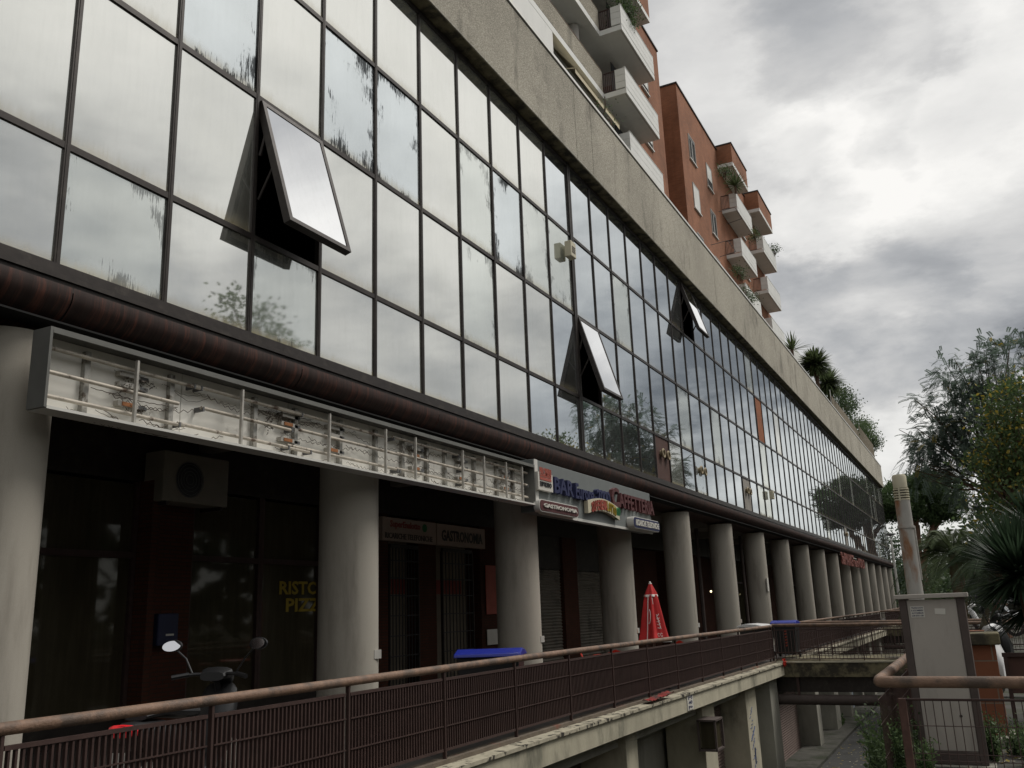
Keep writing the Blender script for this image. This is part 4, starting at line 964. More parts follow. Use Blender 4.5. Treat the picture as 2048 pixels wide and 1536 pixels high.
m=MB(); on_can(m,[(-.55,z) for z in np.linspace(.3,1.25,14)],va,.011); on_can(m,[(.12,.33),(.14,.40),(.17,.47)],va,.009)
on_can(m,[(-.32,.58),(-.2,.62),(-.17,.70),(-.2,.80),(-.28,.86),(-.4,.88)],va,.010)
for z in (.70,.78,.84,.90,.97): on_can(m,[(.45,z),(.60,z+.015),(.72,z-.02)],va,.008)
on_can(m,[(.5,.72),(.62,.85),(.72,1.0)],va,.010)
for a in (.45,.68): on_can(m,[(a+.08*math.cos(t),1.12+.035*math.sin(t)) for t in np.linspace(0.6,5.8,9)],va,.007)
m.build('printed_marks',M['whc'],um)
def bin_(c,sz,lid,body,lab,zt,rot=0,grp='wheeled bins on the walkway'):
    t=thing('wheeled_bin',lab,'bin',(c[0],c[1],c[2]),grp); w_,d_=sz
    ca,sa=math.cos(rot),math.sin(rot)
    def T_(x,y,z): return (c[0]+x*ca-y*sa,c[1]+x*sa+y*ca,c[2]+z)
    h=zt-c[2]-.12
    m=MB(); P=[]
    for z,k in ((.12,.82),(h,1.)): P.append([T_(sx*w_/2*k,sy*d_/2*k,z) for sx,sy in ((-1,-1),(1,-1),(1,1),(-1,1))])
    m.v=P[0]+P[1]; m.f=[(3,2,1,0),(4,5,6,7),(0,1,5,4),(1,2,6,5),(2,3,7,6),(3,0,4,7)]; m.m=[0]*6; m.build('body',M[body],t,bevel=.02)
    m=MB(); prof=[(-d_/2-.05,h+.005),(-d_/2-.05,h+.03),(-d_/4,h+.09),(d_/6,h+.12),(d_/2+.04,h+.055),(d_/2+.06,h+.005)]
    m.prism([T_(-w_/2-.03,y,z) for y,z in prof],tuple(np.array(T_(w_/2+.03,0,0))-np.array(T_(-w_/2-.03,0,0)))); m.build('lid',M[lid],t,bevel=.012)
    m=MB(); m.tube([T_(-w_/2+.08,-d_/2-.10,h+.04),T_(w_/2-.08,-d_/2-.10,h+.04)],.016,8)
    for x in (-w_/2+.1,0,w_/2-.1): m.tube([T_(x,-d_/2-.10,h+.04),T_(x,-d_/2-.02,h+.02)],.012,6)
    m.build('handle',M[lid],t)
    for sx in (-1,1): MB().tube([T_(sx*(w_/2-.06)-.03,-d_/2+.1,.1),T_(sx*(w_/2-.06)+.03,-d_/2+.1,.1)],.1,14).build('wheel',M['blk'],t)
    return t,T_
b1=onX(982,1303,-7.05)
bin_((-7.05,b1[1],-.02),(.98,.80),'blue','blk','large bin with bright blue lid behind the railing between two columns',b1[2]+.05,rot=R(200))
b2=onX(1512,1248,-6.95)
bin_((-6.95,b2[1],-.13),(.8,.9),'whp','blk','black bin with a pale lid at the end of the near walkway',b2[2]+.02,rot=R(75))
b3=onY(1570,1243,31.2)
t3,T3=bin_((b3[0],31.2,-.12),(.75,.8),'blue','blk','black bin with a blue lid and striped sticker at the head of the footbridge',b3[2]+.04,rot=R(180))
m=MB(); 
for q in range(6): z=.35+q*.09; m.quad(T3(-.02,.415,z),T3(-.10,.415,z+.03),T3(-.10,.415,z+.075),T3(-.02,.415,z+.045))
m.build('sticker',M['redl'],t3)
# plastic chairs
def chair(x,y,rot,lab):
    t=thing('plastic_chair',lab,'chair',(x,y,0),'red plastic chairs behind the railing'); ca,sa=math.cos(rot),math.sin(rot)
    T_=lambda a,b,z:(x+a*ca-b*sa,y+a*sa+b*ca,z)
    m=MB(); m.prism([T_(-.24,-.22,.42),T_(.24,-.22,.42),T_(.22,.24,.44),T_(-.22,.24,.44)],(0,0,.025)); m.build('seat',M['redp'],t,bevel=.008)
    m=MB(); n=7
    for q in range(n-1):
        a0,a1=-.22+.44*q/(n-1),-.22+.44*(q+1)/(n-1); c0,c1=-.23-.03*math.cos(a0*6),-.23-.03*math.cos(a1*6)
        m.quad(T_(a0,c0,.44),T_(a1,c1,.44),T_(a1,c1-.08,.86-.08*abs(a1)/.22),T_(a0,c0-.08,.86-.08*abs(a0)/.22))
        m.quad(T_(a0,c0-.02,.44),T_(a0,c0-.1,.86-.08*abs(a0)/.22),T_(a1,c1-.1,.86-.08*abs(a1)/.22),T_(a1,c1-.02,.44))
    m.build('backrest',M['redp'],t)
    for s in (-1,1):
        m=MB(); m.tube([T_(s*.25,-.27,.64),T_(s*.27,-.05,.66),T_(s*.27,.2,.65),T_(s*.26,.24,.60)],.022,8); m.build('armrest',M['redp'],t,smooth=True)
        for b in (-.22,.22): MB().tube([T_(s*.22,b,.43),T_(s*.26,b*1.15,-.0)],[.022,.016],8).build('leg',M['redp'],t,smooth=True)
for (px,py,X,r,lab) in ((1138,1296,-6.7,2.0,'red plastic chair nearest the blue bin'),(1196,1285,-6.75,-1.2,'red plastic chair midway between the blue bin and the parasol'),(1232,1280,-6.6,.3,'red plastic chair just left of the parasol base'),(1335,1268,-6.6,2.6,'red plastic chair just right of the parasol base')):
    p=onX(px,py,X); chair(X,p[1],r,lab)
tb=onX(1215,1290,-7.1)
t=thing('plastic_table','red plastic table between the red chairs','table',(-7.0,tb[1],0)); MB().lathe((-7.0,tb[1],.68),[(.40,0),(.42,.02),(.40,.035)],28).build('table_top',M['redp'],t,smooth=True)
for a in range(4): q=a*math.pi/2+.5; MB().tube([(-7.0+.1*math.cos(q),tb[1]+.1*math.sin(q),.68),(-7.0+.3*math.cos(q),tb[1]+.3*math.sin(q),0)],.02,8).build('leg',M['redp'],t)
# red rags
def rag(c,sz,lab,m_='redp',sd=1):
    rg=np.random.default_rng(sd); n=9; V=[];Fc=[]
    for i in range(n):
        for j in range(n): V.append((c[0]+rg.normal(0,.02),c[1]+(i/(n-1)-.5)*sz[0]+rg.normal(0,.012),c[2]+(j/(n-1)-.5)*sz[1]*(.4+.6*abs(math.sin(i*1.1)))+rg.normal(0,.015)))
    for i in range(n-1):
        for j in range(n-1): a=i*n+j; Fc.append((a,a+1,a+n+1,a+n))
    return tag(MB().arr(V,Fc).build('red_rag',M[m_]),lab,'rag')
p=onX(1545,1333,-5.68); rag((-5.67,29.2,p[2]),(.30,.26),'bright red plastic rag tied at the walkway corner',sd=2)
p=onX(1318,1393,-5.8)
m=MB(); rg=np.random.default_rng(4); V=[];Fc=[]
for i in range(8):
    for j in range(14): V.append((-5.90+.22*i/7+rg.normal(0,.008),p[1]-.7+1.3*j/13,zd(p[1])+.008+abs(rg.normal(0,.018))+.03*(j>9)))
for i in range(7):
    for j in range(13): a=i*14+j; Fc.append((a,a+1,a+15,a+14))
tag(m.arr(V,Fc).build('red_rag',mat('dirty_red_cloth',(.22,.025,.02),.9,var=.5,scale=5,dirt=(.06,.03,.025),dscale=3,dlo=.45,dhi=.6),smooth=True),'flattened dirty red rag lying on the walkway ledge under the parasol','rag')
# ---------------------------------------------------------------- scooters
def scooter(x,y,z,rot,lab,col='blk',screen=True,sc_=1.,topcase=False):
    t=thing('motor_scooter',lab,'scooter',(x,y,z),'parked motor scooters'); ca,sa=math.cos(rot),math.sin(rot)
    T_=lambda a,b,h:(x+(a*ca-b*sa)*sc_,y+(a*sa+b*ca)*sc_,z+h*sc_)
    for b in (-.68,.68):
        w_=MB().tube([T_(-.055,b,.28),T_(.055,b,.28)],.27*sc_,24).build('wheel',M['blk'],t,smooth=True); MB().tube([T_(-.06,b,.28),T_(.06,b,.28)],.17*sc_,18).build('rim',M['alu'],w_)
    def loft(secs,name,mm):
        m=MB(); n=12
        for (b,h,rx,rz) in secs:
            for q in range(n): a=2*math.pi*q/n; m.v.append(T_(rx*math.copysign(abs(math.cos(a))**.7,math.cos(a)),b,h+rz*math.copysign(abs(math.sin(a))**.7,math.sin(a))))
        for k in range(len(secs)-1):
            for q in range(n): a=k*n+q;b_=k*n+(q+1)%n; m.f.append((a,b_,b_+n,a+n)); m.m.append(0)
        m.f.append(tuple(range(n))[::-1]); m.f.append(tuple(range((len(secs)-1)*n,len(secs)*n))); m.m+=[0,0]
        return m.build(name,M[mm],t,smooth=True)
    loft([(-.98,.72,.05,.03),(-.85,.68,.13,.09),(-.55,.60,.17,.16),(-.2,.50,.17,.17),(-.02,.36,.16,.09)],'rear_body',col)
    loft([(-.80,.80,.10,.03),(-.55,.82,.14,.05),(-.2,.78,.15,.06),(.0,.76,.11,.04)],'seat','blk')
    loft([(-.05,.27,.15,.04),(.25,.27,.16,.045),(.38,.32,.16,.06)],'footboard','blk')
    loft([(.34,.40,.17,.18),(.44,.62,.20,.22),(.54,.80,.18,.16),(.60,.88,.12,.08)],'front_shield',col)
    loft([(.48,.50,.07,.10),(.72,.56,.08,.05),(.92,.48,.06,.03)],'front_mudguard',col)
    loft([(.36,1.02,.12,.04),(.46,1.04,.16,.06),(.56,1.00,.12,.06),(.63,.95,.06,.04)],'handlebar_cowl',col)
    MB().tube([T_(0,.72,.28),T_(0,.46,.98)],.03*sc_,8).build('fork',M['blk'],t)
    MB().tube([T_(-.36,.30,1.02),T_(-.2,.40,1.04),T_(.2,.40,1.04),T_(.36,.30,1.02)],.016*sc_,8).build('handlebar',M['blk'],t,smooth=True)
    for s in (-1,1): MB().tube([T_(s*.24,.38,1.04),T_(s*.37,.30,1.02)],.022*sc_,8).build('grip',M['blk'],t)
    for s in (-1,1):
        mi=MB().tube([T_(s*.22,.40,1.05),T_(s*.30,.42,1.18),T_(s*.40,.40,1.27)],.008*sc_,6).build('mirror',M['blk'],t)
        c=np.array(T_(s*.43,.40,1.30)); ax=np.array([ca,sa,0])*sc_; n=20
        m=MB(); m.prism([tuple(c+ax*.085*math.cos(a)+np.array([0,0,1])*.055*sc_*math.sin(a)) for a in [2*math.pi*q/n for q in range(n)]],tuple(np.array([-sa,ca,0])*.03)); m.build('mirror_shell',M['blk'],mi)
        m=MB(); tl=np.array([sa,-ca,0]); d=tl*.03; up=np.array([0,0,1])*.047*sc_+tl*-.026; ax=np.array([ca,sa,0])*sc_+tl*-.38*(1 if s<0 else -.1)
        m.v=[tuple(c+d+ax*.077*math.cos(a)+up*math.sin(a)) for a in [2*math.pi*q/n for q in range(n)]]; m.f=[tuple(range(n))]; m.m=[0]; m.build('mirror_glass',M['chrome'],mi)
    loft([(-1.0,.70,.09,.035),(-.96,.71,.13,.05),(-.90,.70,.13,.04)],'tail_light','tail')
    loft([(.60,.82,.08,.05),(.63,.80,.07,.04)],'headlight','whp')
    if screen:
        m=MB(); m.prism([T_(-.17,.60,1.0),T_(.17,.60,1.0),T_(.13,.50,1.28),T_(0,.48,1.33),T_(-.13,.50,1.28)],(0,.006,0)); m.build('windscreen',M['shopgl'],t)
    m=MB(); m.prism([T_(-.09,-.98,.42),T_(.09,-.98,.42),T_(.09,-1.0,.56),T_(-.09,-1.0,.56)],(0,.004,0)); m.build('number_plate',M['wlet'],t)
    if topcase: loft([(-1.12,1.0,.16,.10),(-1.05,1.02,.20,.15),(-.85,1.02,.20,.15),(-.76,1.0,.16,.11)],'top_case',topcase)
    return t
ml=onX(312,1332,-6.95); mr=onX(502,1285,-7.25)
cxm,cym=(ml[0]+mr[0])/2,(ml[1]+mr[1])/2
rt_=math.atan2(mr[1]-ml[1],mr[0]-ml[0]); print('scoot',ml,mr,math.degrees(rt_))
rt_=R(16)
scooter(-7.08+.44*math.sin(rt_),7.15-.44*math.cos(rt_),0.0,rt_,'black motor scooter with pale mirrors parked by the railing in the dark arcade',screen=False,sc_=1.1)
p=onY(1962,1228,34.); scooter(p[0]+.25,34.3,.26,R(100),'white and black scooter standing behind the footbridge railings',col='whp',topcase=False)
p=onY(2000,1268,15.); scooter(p[0]+.35,15.4,.12,R(70),'white scooter nearest the spiky shrub behind the brown gate',col='whp')
p=onY(2040,1285,19.); scooter(p[0]+.2,19.2,.2,R(80),'dark scooter beside the white scooter under the spiky shrub',col='blk')
# ---------------------------------------------------------------- cars
def car(x,y,z,rot,col,lab):
    t=thing('parked_car',lab,'car',(x,y,z),'cars parked beyond the footbridge'); ca,sa=math.cos(rot),math.sin(rot)
    T_=lambda a,b,h:(x+a*ca-b*sa,y+a*sa+b*ca,z+h)
    def side(prof,hw,top,name,mm,taper=.0):
        m=MB(); n=len(prof); L_=[T_(-hw*(1-taper*(h>.95)),b,h) for b,h in prof]; R_=[T_(hw*(1-taper*(h>.95)),b,h) for b,h in prof]
        m.v=L_+R_; m.f=[tuple(range(n))[::-1],tuple(range(n,2*n))]+[(k,(k+1)%n,(k+1)%n+n,k+n) for k in range(n)]; m.m=[0]*len(m.f); return m.build(name,mm,t,bevel=.04)
    cm=mat('car_paint',col,.3,var=.03,spec=.6)
    side([(-2.0,.30),(-2.05,.7),(-1.85,.88),(-1.4,.93),(1.0,.93),(1.85,.78),(2.0,.6),(2.0,.3)],.84,0,'body',cm)
    side([(-1.75,.93),(-1.35,1.36),(-.6,1.45),(.3,1.42),(1.05,.93)],.76,0,'cabin',M['shopgl'],taper=.14)
    side([(-1.30,1.38),(-.6,1.475),(.25,1.45),(.28,1.40),(-.6,1.43)],.67,0,'roof',cm)
    for s in (-1,1):
        for b in (-1.25,1.25):
            w_=MB().tube([T_(s*.72,b,.31),T_(s*.86,b,.31)],.31,20).build('wheel',M['blk'],t,smooth=True); MB().tube([T_(s*.80,b,.31),T_(s*.865,b,.31)],.19,14).build('rim',M['alu'],w_)
        MB().box(0,0,0,0,0,0)
        MB().obox(T_(s*.62,1.93,.66),(.14*ca,.14*sa,0),(-.06*sa,.06*ca,0),(0,0,.07)).build('headlight',M['whp'],t); MB().obox(T_(s*.68,-2.02,.78),(.1*ca,.1*sa,0),(-.04*sa,.04*ca,0),(0,0,.09)).build('tail_light',M['tail'],t)
for (px,Y,rot,col,lab) in ((1935,50,1.5,(.6,.6,.58),'white parked car just right of the cabinet top'),(1972,46,1.35,(.62,.62,.6),'pale parked car behind the white and black scooter'),(2012,47,1.6,(.35,.38,.40),'silver parked car partly behind the spiky shrub')):
    p=onY(px,1212,Y); car(p[0],Y,zg(Y)-.05,rot,col,lab)
# ================================================================ VEGETATION
def leaf_mesh(mb,C,D,N,ln,wd,m=0,curve=0.):     # many small leaf quads: centres, directions, side vectors
    C=np.asarray(C);D=D/np.linalg.norm(D,axis=1,keepdims=True); S=np.cross(D,N); S/=np.linalg.norm(S,axis=1,keepdims=True)+1e-9
    ln=np.broadcast_to(ln,(len(C),))[:,None]; wd=np.broadcast_to(wd,(len(C),))[:,None]
    V=np.stack([C,C+D*ln*.45+S*wd*.5,C+D*ln,C+D*ln*.45-S*wd*.5],1).reshape(-1,3)
    i=len(mb.v); mb.v+=[tuple(v) for v in V.tolist()]; mb.f+=[(i+4*k,i+4*k+1,i+4*k+2,i+4*k+3) for k in range(len(C))]
    mb.m+=(list(m) if hasattr(m,'__len__') else [m]*len(C)); return mb
def rdir(n,g=rng): v=g.normal(size=(n,3)); return v/np.linalg.norm(v,axis=1,keepdims=True)
def limbs(mb,base,tops,r0,r1,mid=.4,g=rng,wob=.25):
    base=np.array(base,float)
    for tp in tops:
        tp=np.array(tp,float); pts=[]
        for t in np.linspace(0,1,7):
            p=base+(tp-base)*np.array([t**1.4,t**1.4,t]); pts.append(p+g.normal(0,wob*t*(1-t)*2,3))
        mb.tube(pts,list(np.linspace(r0,r1,7)),8)
def pinnate_tree(name,lab,cat,base,H,blobs,leafm,trunk_r=.18,nleaf=1500,L_=.42,seed=1,yel=0.,lob=None,group=None,fork=None):
    g=np.random.default_rng(seed); t=thing(name,lab,cat,base,group)
    tr=MB(); fk=np.array(fork if fork is not None else (base[0],base[1],base[2]+H*.4)); tr.tube([base,(np.array(base)+fk)/2+g.normal(0,.08,3),fk],[trunk_r,trunk_r*.85,trunk_r*.7],12)
    tops=[]
    for (c,r) in blobs:
        for _ in range(3): tops.append(np.array(c)+g.normal(0,.45,3)*np.array(r))
    limbs(tr,fk,tops,trunk_r*.4,.015,g=g)
    tr.build('trunk',M['bark'],t,smooth=True)
    cr=MB(); tot=sum(r[0]*r[1]*r[2] for _,r in blobs)
    tw=MB()
    for c,r in blobs:
        c=np.array(c);r=np.array(r); n=int(nleaf*(r[0]*r[1]*r[2])/tot)
        d=rdir(n,g); rad=g.uniform(.12,1.,n)**.55*(1+g.normal(0,.10,n)); P=c+d*r*rad[:,None]
        # clumps: pull leaves toward twig centres so gaps open up
        K=max(6,n//14); kc=c+rdir(K,g)*r*(g.uniform(.35,1.08,K)**.6)[:,None]
        idx=g.integers(0,K,n); P=np.where((g.random(n)<.82)[:,None],kc[idx]+g.normal(0,.18,(n,3))*L_*2.1,P)
        out=P-c; out/=np.linalg.norm(out,axis=1,keepdims=True)+1e-9
        D=out*.9+rdir(n,g)*.7+np.array([0,0,-.15]); D/=np.linalg.norm(D,axis=1,keepdims=True)
        up=np.tile([0,0,1.],(n,1))+rdir(n,g)*.5
        S=np.cross(D,up); S/=np.linalg.norm(S,axis=1,keepdims=True)+1e-9; Nn=np.cross(S,D)
        Ls=L_*g.uniform(.65,1.25,n)
        isy=(g.random(n)<yel)
        for j in range(9):
            tt=(j+.7)/9
            q=P+D*(Ls*tt)[:,None]+np.array([0,0,-1])*(Ls*tt*tt*.28)[:,None]
            for s in (-1,1):
                dd=D*.5+S*s*.85+np.array([0,0,-.12]); leaf_mesh(cr,q,dd,Nn,Ls*.27*(1-.35*abs(tt-.4)),Ls*.10,m=isy.astype(int))
        for p_,d_,l_ in zip(P[::3],D[::3],Ls[::3]): pass
    cr.build('crown',[M[leafm],M['leafy']],t)
    return t
# feathery tree at the right, its yellow-leaved neighbour
def B(px,py,Y,r): p=onY(px,py,Y); return (p,r)
bl=[B(1868,860,51.5,(1.6,1.7,.9)),B(1850,955,51,(1.,1.2,.4)),B(1895,900,52,(1.8,1.8,1.2)),B(1935,760,52,(1.7,1.7,1.3)),B(1990,740,52,(1.8,1.6,1.5)),B(2030,715,53,(1.5,1.6,1.3)),B(1905,820,51.5,(1.7,1.8,1.1)),B(1880,880,52,(1.5,1.6,1.)),B(1960,850,52,(2.,2.,1.8)),
    B(1855,905,51.5,(1.2,1.3,.6)),B(1840,800,52,(.6,.8,.5)),B(1890,735,52,(.6,.8,.7)),B(1840,925,51,(.9,1.3,.35)),B(1960,960,52,(2.2,2.,1.4)),B(2030,860,53,(2.2,2.2,2.2)),B(1950,715,52,(.7,.8,.6)),B(2000,1030,52,(1.6,1.5,.9))]
pinnate_tree('feathery_tree','tall blue green feathery tree above the palms at the right','tree',(2.2,52,zg(52)),14,bl,'leafb',trunk_r=.20,nleaf=5200,L_=.52,seed=2,yel=.02,fork=(1.7,52,6.))
bl=[B(2010,800,44,(1.1,1.3,.8)),B(2040,790,44,(.9,1.2,.9)),B(1985,850,44,(.6,1.,.7)),B(2030,880,44,(1.4,1.4,1.4)),B(1990,940,44,(1.,1.3,.9)),B(2035,990,44,(1.5,1.4,1.4)),B(2060,900,44,(1.4,1.4,1.6)),B(2000,1060,44,(1.1,1.2,.7))]
def broad_tree(name,lab,base,blobs,m1,m2,f2,trunk_r,n,ls,seed,H=6,fork=None,cat='tree',group=None,bark='bark',flat=1.,smallr=1.):
    g=np.random.default_rng(seed); t=thing(name,lab,cat,base,group)
    tr=MB(); fk=np.array(fork if fork is not None else (base[0],base[1],base[2]+H*.45)); tr.tube([base,(np.array(base)+fk)/2+g.normal(0,.06,3),fk],[trunk_r,trunk_r*.85,trunk_r*.7],12)
    limbs(tr,fk,[np.array(c)+g.normal(0,.3,3)*np.array(r) for c,r in blobs for _ in range(3)],trunk_r*.42,.02,g=g); tr.build('trunk',M[bark],t,smooth=True)
    cr=MB(); tot=sum(r[0]*r[1]*r[2] for _,r in blobs)
    for c,r in blobs:
        c=np.array(c);r=np.array(r); k=max(30,int(n*(r[0]*r[1]*r[2])/tot)); K=max(8,k//26)
        kc=c+rdir(K,g)*r*(g.uniform(.3,1.05,K)**.5)[:,None]; idx=g.integers(0,K,k)
        P=kc[idx]+g.normal(0,1,(k,3))*ls*1.9*smallr*np.array([1,1,.75*flat]); D=(P-c)/np.linalg.norm(P-c,axis=1,keepdims=True)*.6+rdir(k,g)*.8+np.array([0,0,-.1])
        leaf_mesh(cr,P,D,rdir(k,g),ls*g.uniform(.7,1.3,k),ls*.6*g.uniform(.7,1.2,k),m=(g.random(k)<f2).astype(int))
    cr.build('crown',[M[m1],M[m2]],t); return t
broad_tree('yellowing_tree','autumn tree with yellow and green leaves in front of the feathery tree','' and None or (1.9,44,zg(44)),bl,'leaf','leafy',.14,.2,8000,.20,3,fork=(1.6,44,4.5))
# umbrella pine beyond the building end
g=np.random.default_rng(8)
pb_=(onY(1850,1190,118)[0],118,-.32); pt=thing('umbrella_pine','umbrella pine with a flat dark crown and forked trunk past the end of the building','tree',pb_)
tr=MB(); f1=onY(1836,1115,118); f2=onY(1843,1150,118)
tr.tube([pb_,f2,f1,onY(1833,1050,118)],[.72,.62,.5,.38],14)
for a in ((1790,1035),(1812,1030),(1800,1050),(1833,1010),(1815,1000)): tr.tube([onY(1835,1085,118),onY((1835+a[0])/2,(1075+a[1])/2,117),onY(*a,118)],[.25,.2,.08],8)
tr.tube([f2,onY(1852,1110,118),onY(1860,1070,118),onY(1875,1020,118)],[.42,.36,.3,.12],10); tr.tube([onY(1845,1130,118),onY(1868,1060,119),onY(1900,1010,119)],[.3,.25,.1],9)
tr.build('trunk',M['barkp'],pt,smooth=True)
cr=MB()
for (px,py,rx,rz) in ((1790,1000,2.6,1.5),(1830,985,3.6,1.9),(1870,980,3.4,2.2),(1815,1020,3.6,1.5),(1865,1020,3.6,1.7),(1892,1000,2.4,1.8),(1785,1030,2.2,1.),(1765,1010,1.3,.9),(1850,965,2.2,1.1),(1880,1035,2.,1.)):
    c=np.array(onY(px,py,118+g.normal(0,1.5))); n=int(2600*rx/3); K=60
    kc=c+rdir(K,g)*np.array([rx,rx*1.2,rz])*(g.uniform(.4,1.,K)**.45)[:,None]; kc[:,2]=np.maximum(kc[:,2],c[2]-rz*.55)
    idx=g.integers(0,K,n); P=kc[idx]+g.normal(0,.26,(n,3)); leaf_mesh(cr,P,rdir(n,g)+np.array([0,0,.6]),rdir(n,g),g.uniform(.4,.8,n),.13,m=(g.random(n)<.18).astype(int))
cr.build('crown',[M['pine'],M['leaf']],pt)
# date palm
def palm(name,lab,c,trunk_h,fl,nf,m_='palm',seed=1,tr=.25,droop=1.,group=None,cat='palm tree',leafw=.035,zbase=None,nl=26):
    g=np.random.default_rng(seed); b=(c[0],c[1],c[2]-trunk_h if zbase is None else zbase); t=thing(name,lab,cat,b,group)
    m=MB(); n=12
    for q in range(n): m.lathe((c[0],c[1],b[2]+(c[2]-b[2])*q/n),[(tr*1.08,0),(tr*.9,(c[2]-b[2])/n)],12)
    m.build('trunk',M['barkp'],t,smooth=True)
    f=MB()
    for q in range(nf):
        az=g.uniform(0,2*math.pi); el=g.uniform(-.35,1.35); L_=fl*g.uniform(.8,1.1); h=np.array([math.cos(az),math.sin(az),0]); pts=[]
        for s in np.linspace(0,1,9):
            pts.append(np.array(c)+h*L_*s*math.cos(el)*(1-.12*s)+np.array([0,0,1])*(L_*s*math.sin(el)-droop*L_*.55*s*s))
        pts=np.array(pts); f.tube(pts,list(np.linspace(.03,.008,9)),4,cap=False)
        T_=np.linspace(.12,1,nl); C=np.stack([np.interp(T_,np.linspace(0,1,9),pts[:,i]) for i in range(3)],1); D=np.gradient(C,axis=0); D/=np.linalg.norm(D,axis=1,keepdims=True); S=np.cross(D,[0,0,1.]); S/=np.linalg.norm(S,axis=1,keepdims=True)+1e-9
        for s in (-1,1): leaf_mesh(f,C,D*.55+S*s*.8+np.array([0,0,-.35]),np.cross(S,D)+.01,fl*.20*(1-.5*abs(T_-.45)),leafw)
    f.build('fronds',M[m_],t); return t
c=onY(1908,1110,45); palm('date_palm','drooping date palm directly behind the cabinet top, right of the pine trunk',c,4,3.2,54,seed=4,tr=.28,droop=1.25,zbase=zg(45),leafw=.022,nl=60)
c=onY(1985,1120,40); palm('date_palm','second date palm dimmer, behind the white and black scooter',c,4,2.6,46,m_='leafd',seed=5,tr=.25,droop=1.1,zbase=zg(40),leafw=.022,nl=50)
# spiky shrub at the right edge
def spiky(name,lab,c,base,n,ln,wd,m_='spike',seed=1,cat='shrub',tr=.06,group=None,down=-.5):
    g=np.random.default_rng(seed); t=thing(name,lab,cat,base,group); MB().tube([base,((base[0]+c[0])/2+.03,(base[1]+c[1])/2,(base[2]+c[2])/2),c],[tr*1.3,tr,tr],10).build('stem',M['bark'],t,smooth=True)
    f=MB(); 
    for q in range(n):
        az=g.uniform(0,2*math.pi); el=g.uniform(down,1.45); d=np.array([math.cos(az)*math.cos(el),math.sin(az)*math.cos(el),math.sin(el)]); L_=ln*g.uniform(.7,1.1); s=np.cross(d,[0,0,1.]); s/=np.linalg.norm(s)+1e-9
        p=[np.array(c)+d*L_*u+np.array([0,0,-1])*L_*.12*u*u for u in (0.03,.35,.7,1.)]; ww=(wd*.6,wd,wd*.7,.002); i=len(f.v)
        for a,b in zip(p,ww): f.v+=[tuple(a-s*b/2),tuple(a+s*b/2)]
        for k in range(3): f.f.append((i+2*k,i+2*k+1,i+2*k+3,i+2*k+2)); f.m.append(0)
    f.build('leaves',M[m_],t); return t
c=onY(2040,1150,12.); spiky('spiky_shrub','dark spiky leaved shrub filling the right edge above the brown gate',c,(c[0]-.02,12.,.2),950,.85,.034,seed=6,tr=.05)
c=onY(2062,1215,12.6); spiky('spiky_shrub','lower darker rosette of spiky leaves at the right edge above the scooters',c,(c[0]-.1,12.6,.2),650,.70,.030,seed=7,tr=.045)
c=onY(2070,1060,13.5); spiky('spiky_shrub','tallest spiky rosette at the right edge, partly out of view',c,(c[0],13.5,.2),260,.75,.035,seed=17,tr=.05)
# trees and cypresses behind
k=0
for (px,py,Y,rx,rz,lab,mm) in ((1800,1130,140,2.4,4.5,'slim dark conifer beside the tall lamp mast','leafd'),(1866,1110,150,1.3,4.,'slim green cypress just behind the pine trunk','leaf'),(1800,1185,118,3.2,3.,'low dark bush at the foot of the lamp mast','leafd'),(1825,1175,135,3.5,3.4,'bright green low tree between the lamp mast and rusty lamp','leaf')):
    c=onY(px,py,Y); broad_tree('background_tree',lab,(c[0],Y,-.32),[((c[0],Y,c[2]),(rx,rx,rz)),((c[0]+.4,Y,c[2]-rz*.6),(rx*1.25,rx,rz*.7)),((c[0]-.1,Y,c[2]+rz*.6),(rx*.6,rx*.6,rz*.6))],mm,'leafb',.3,.2,2600,.42,20+k,group='trees beyond the end of the building',H=c[2]); k+=1
for j,(px,py,Y,rx,rz) in enumerate(((1960,1175,85,3,1.6),(1990,1175,80,3.5,1.8),(2035,1120,75,4,4),(2060,1080,70,4.5,5.),(1935,1180,95,3.,1.5))):
    c=onY(px,py,Y); labs=['rounded green tree low behind the date palm','dense dark tree behind the two date palms','dark tree mass under the yellow leaves','big dark tree at the right edge behind the spiky shrub','taller green tree behind the date palm crown','dark tree outside the right edge']
    broad_tree('background_tree',labs[j],(c[0],Y,zg(Y)),[((c[0],Y,c[2]),(rx,rx,rz)),((c[0]+1,Y,c[2]-rz*.8),(rx*1.1,rx,rz*.8))],'leafd','leaf',.3,.25,4200,.36,40+j,group='trees behind the palms',H=c[2])
# off-frame trees that only the glass shows
broad_tree('street_tree','leafy sprig topped tree across the street, mirrored in the glass',(4.8,23.,.2),[((4.8,22.3,12.1),(.45,.6,.7)),((4.6,23.6,11.9),(.4,.5,.8)),((4.9,24.7,11.6),(.4,.5,.6)),((4.8,23.4,10.9),(1.1,1.9,.6))],'leaf','leafd',.3,.14,2600,.19,60,H=8,fork=(4.8,23.3,9.5))
bl=[((5.,60,9.5),(2.6,3.2,2.6)),((4.5,66,8.5),(2.5,3.,2.5)),((4.5,54,8.),(2.2,3,2.)),((5,72,7.5),(2.5,3,2.2))]
broad_tree('street_tree','large dark street tree mirrored in the middle of the glass front',(5.5,62,-.1),bl,'leafd','leaf',.2,.3,7000,.26,61,fork=(5.2,62,4.5))
for j,(x,y,h) in enumerate(((7,84,4.),(6,96,3.6),(8,108,4.5))):
    broad_tree('street_tree',['round street tree mirrored low in the far glass','second round street tree mirrored low in the far glass','third round street tree mirrored at the building end'][j],(x,y,-.32),[((x,y,h),(2.2,2.4,1.6)),((x+.5,y+1,h-1.2),(2.,2.2,1.2))],'leaf','leafd',.4,.2,2200,.34,70+j,group='round trees lining the street',H=h)
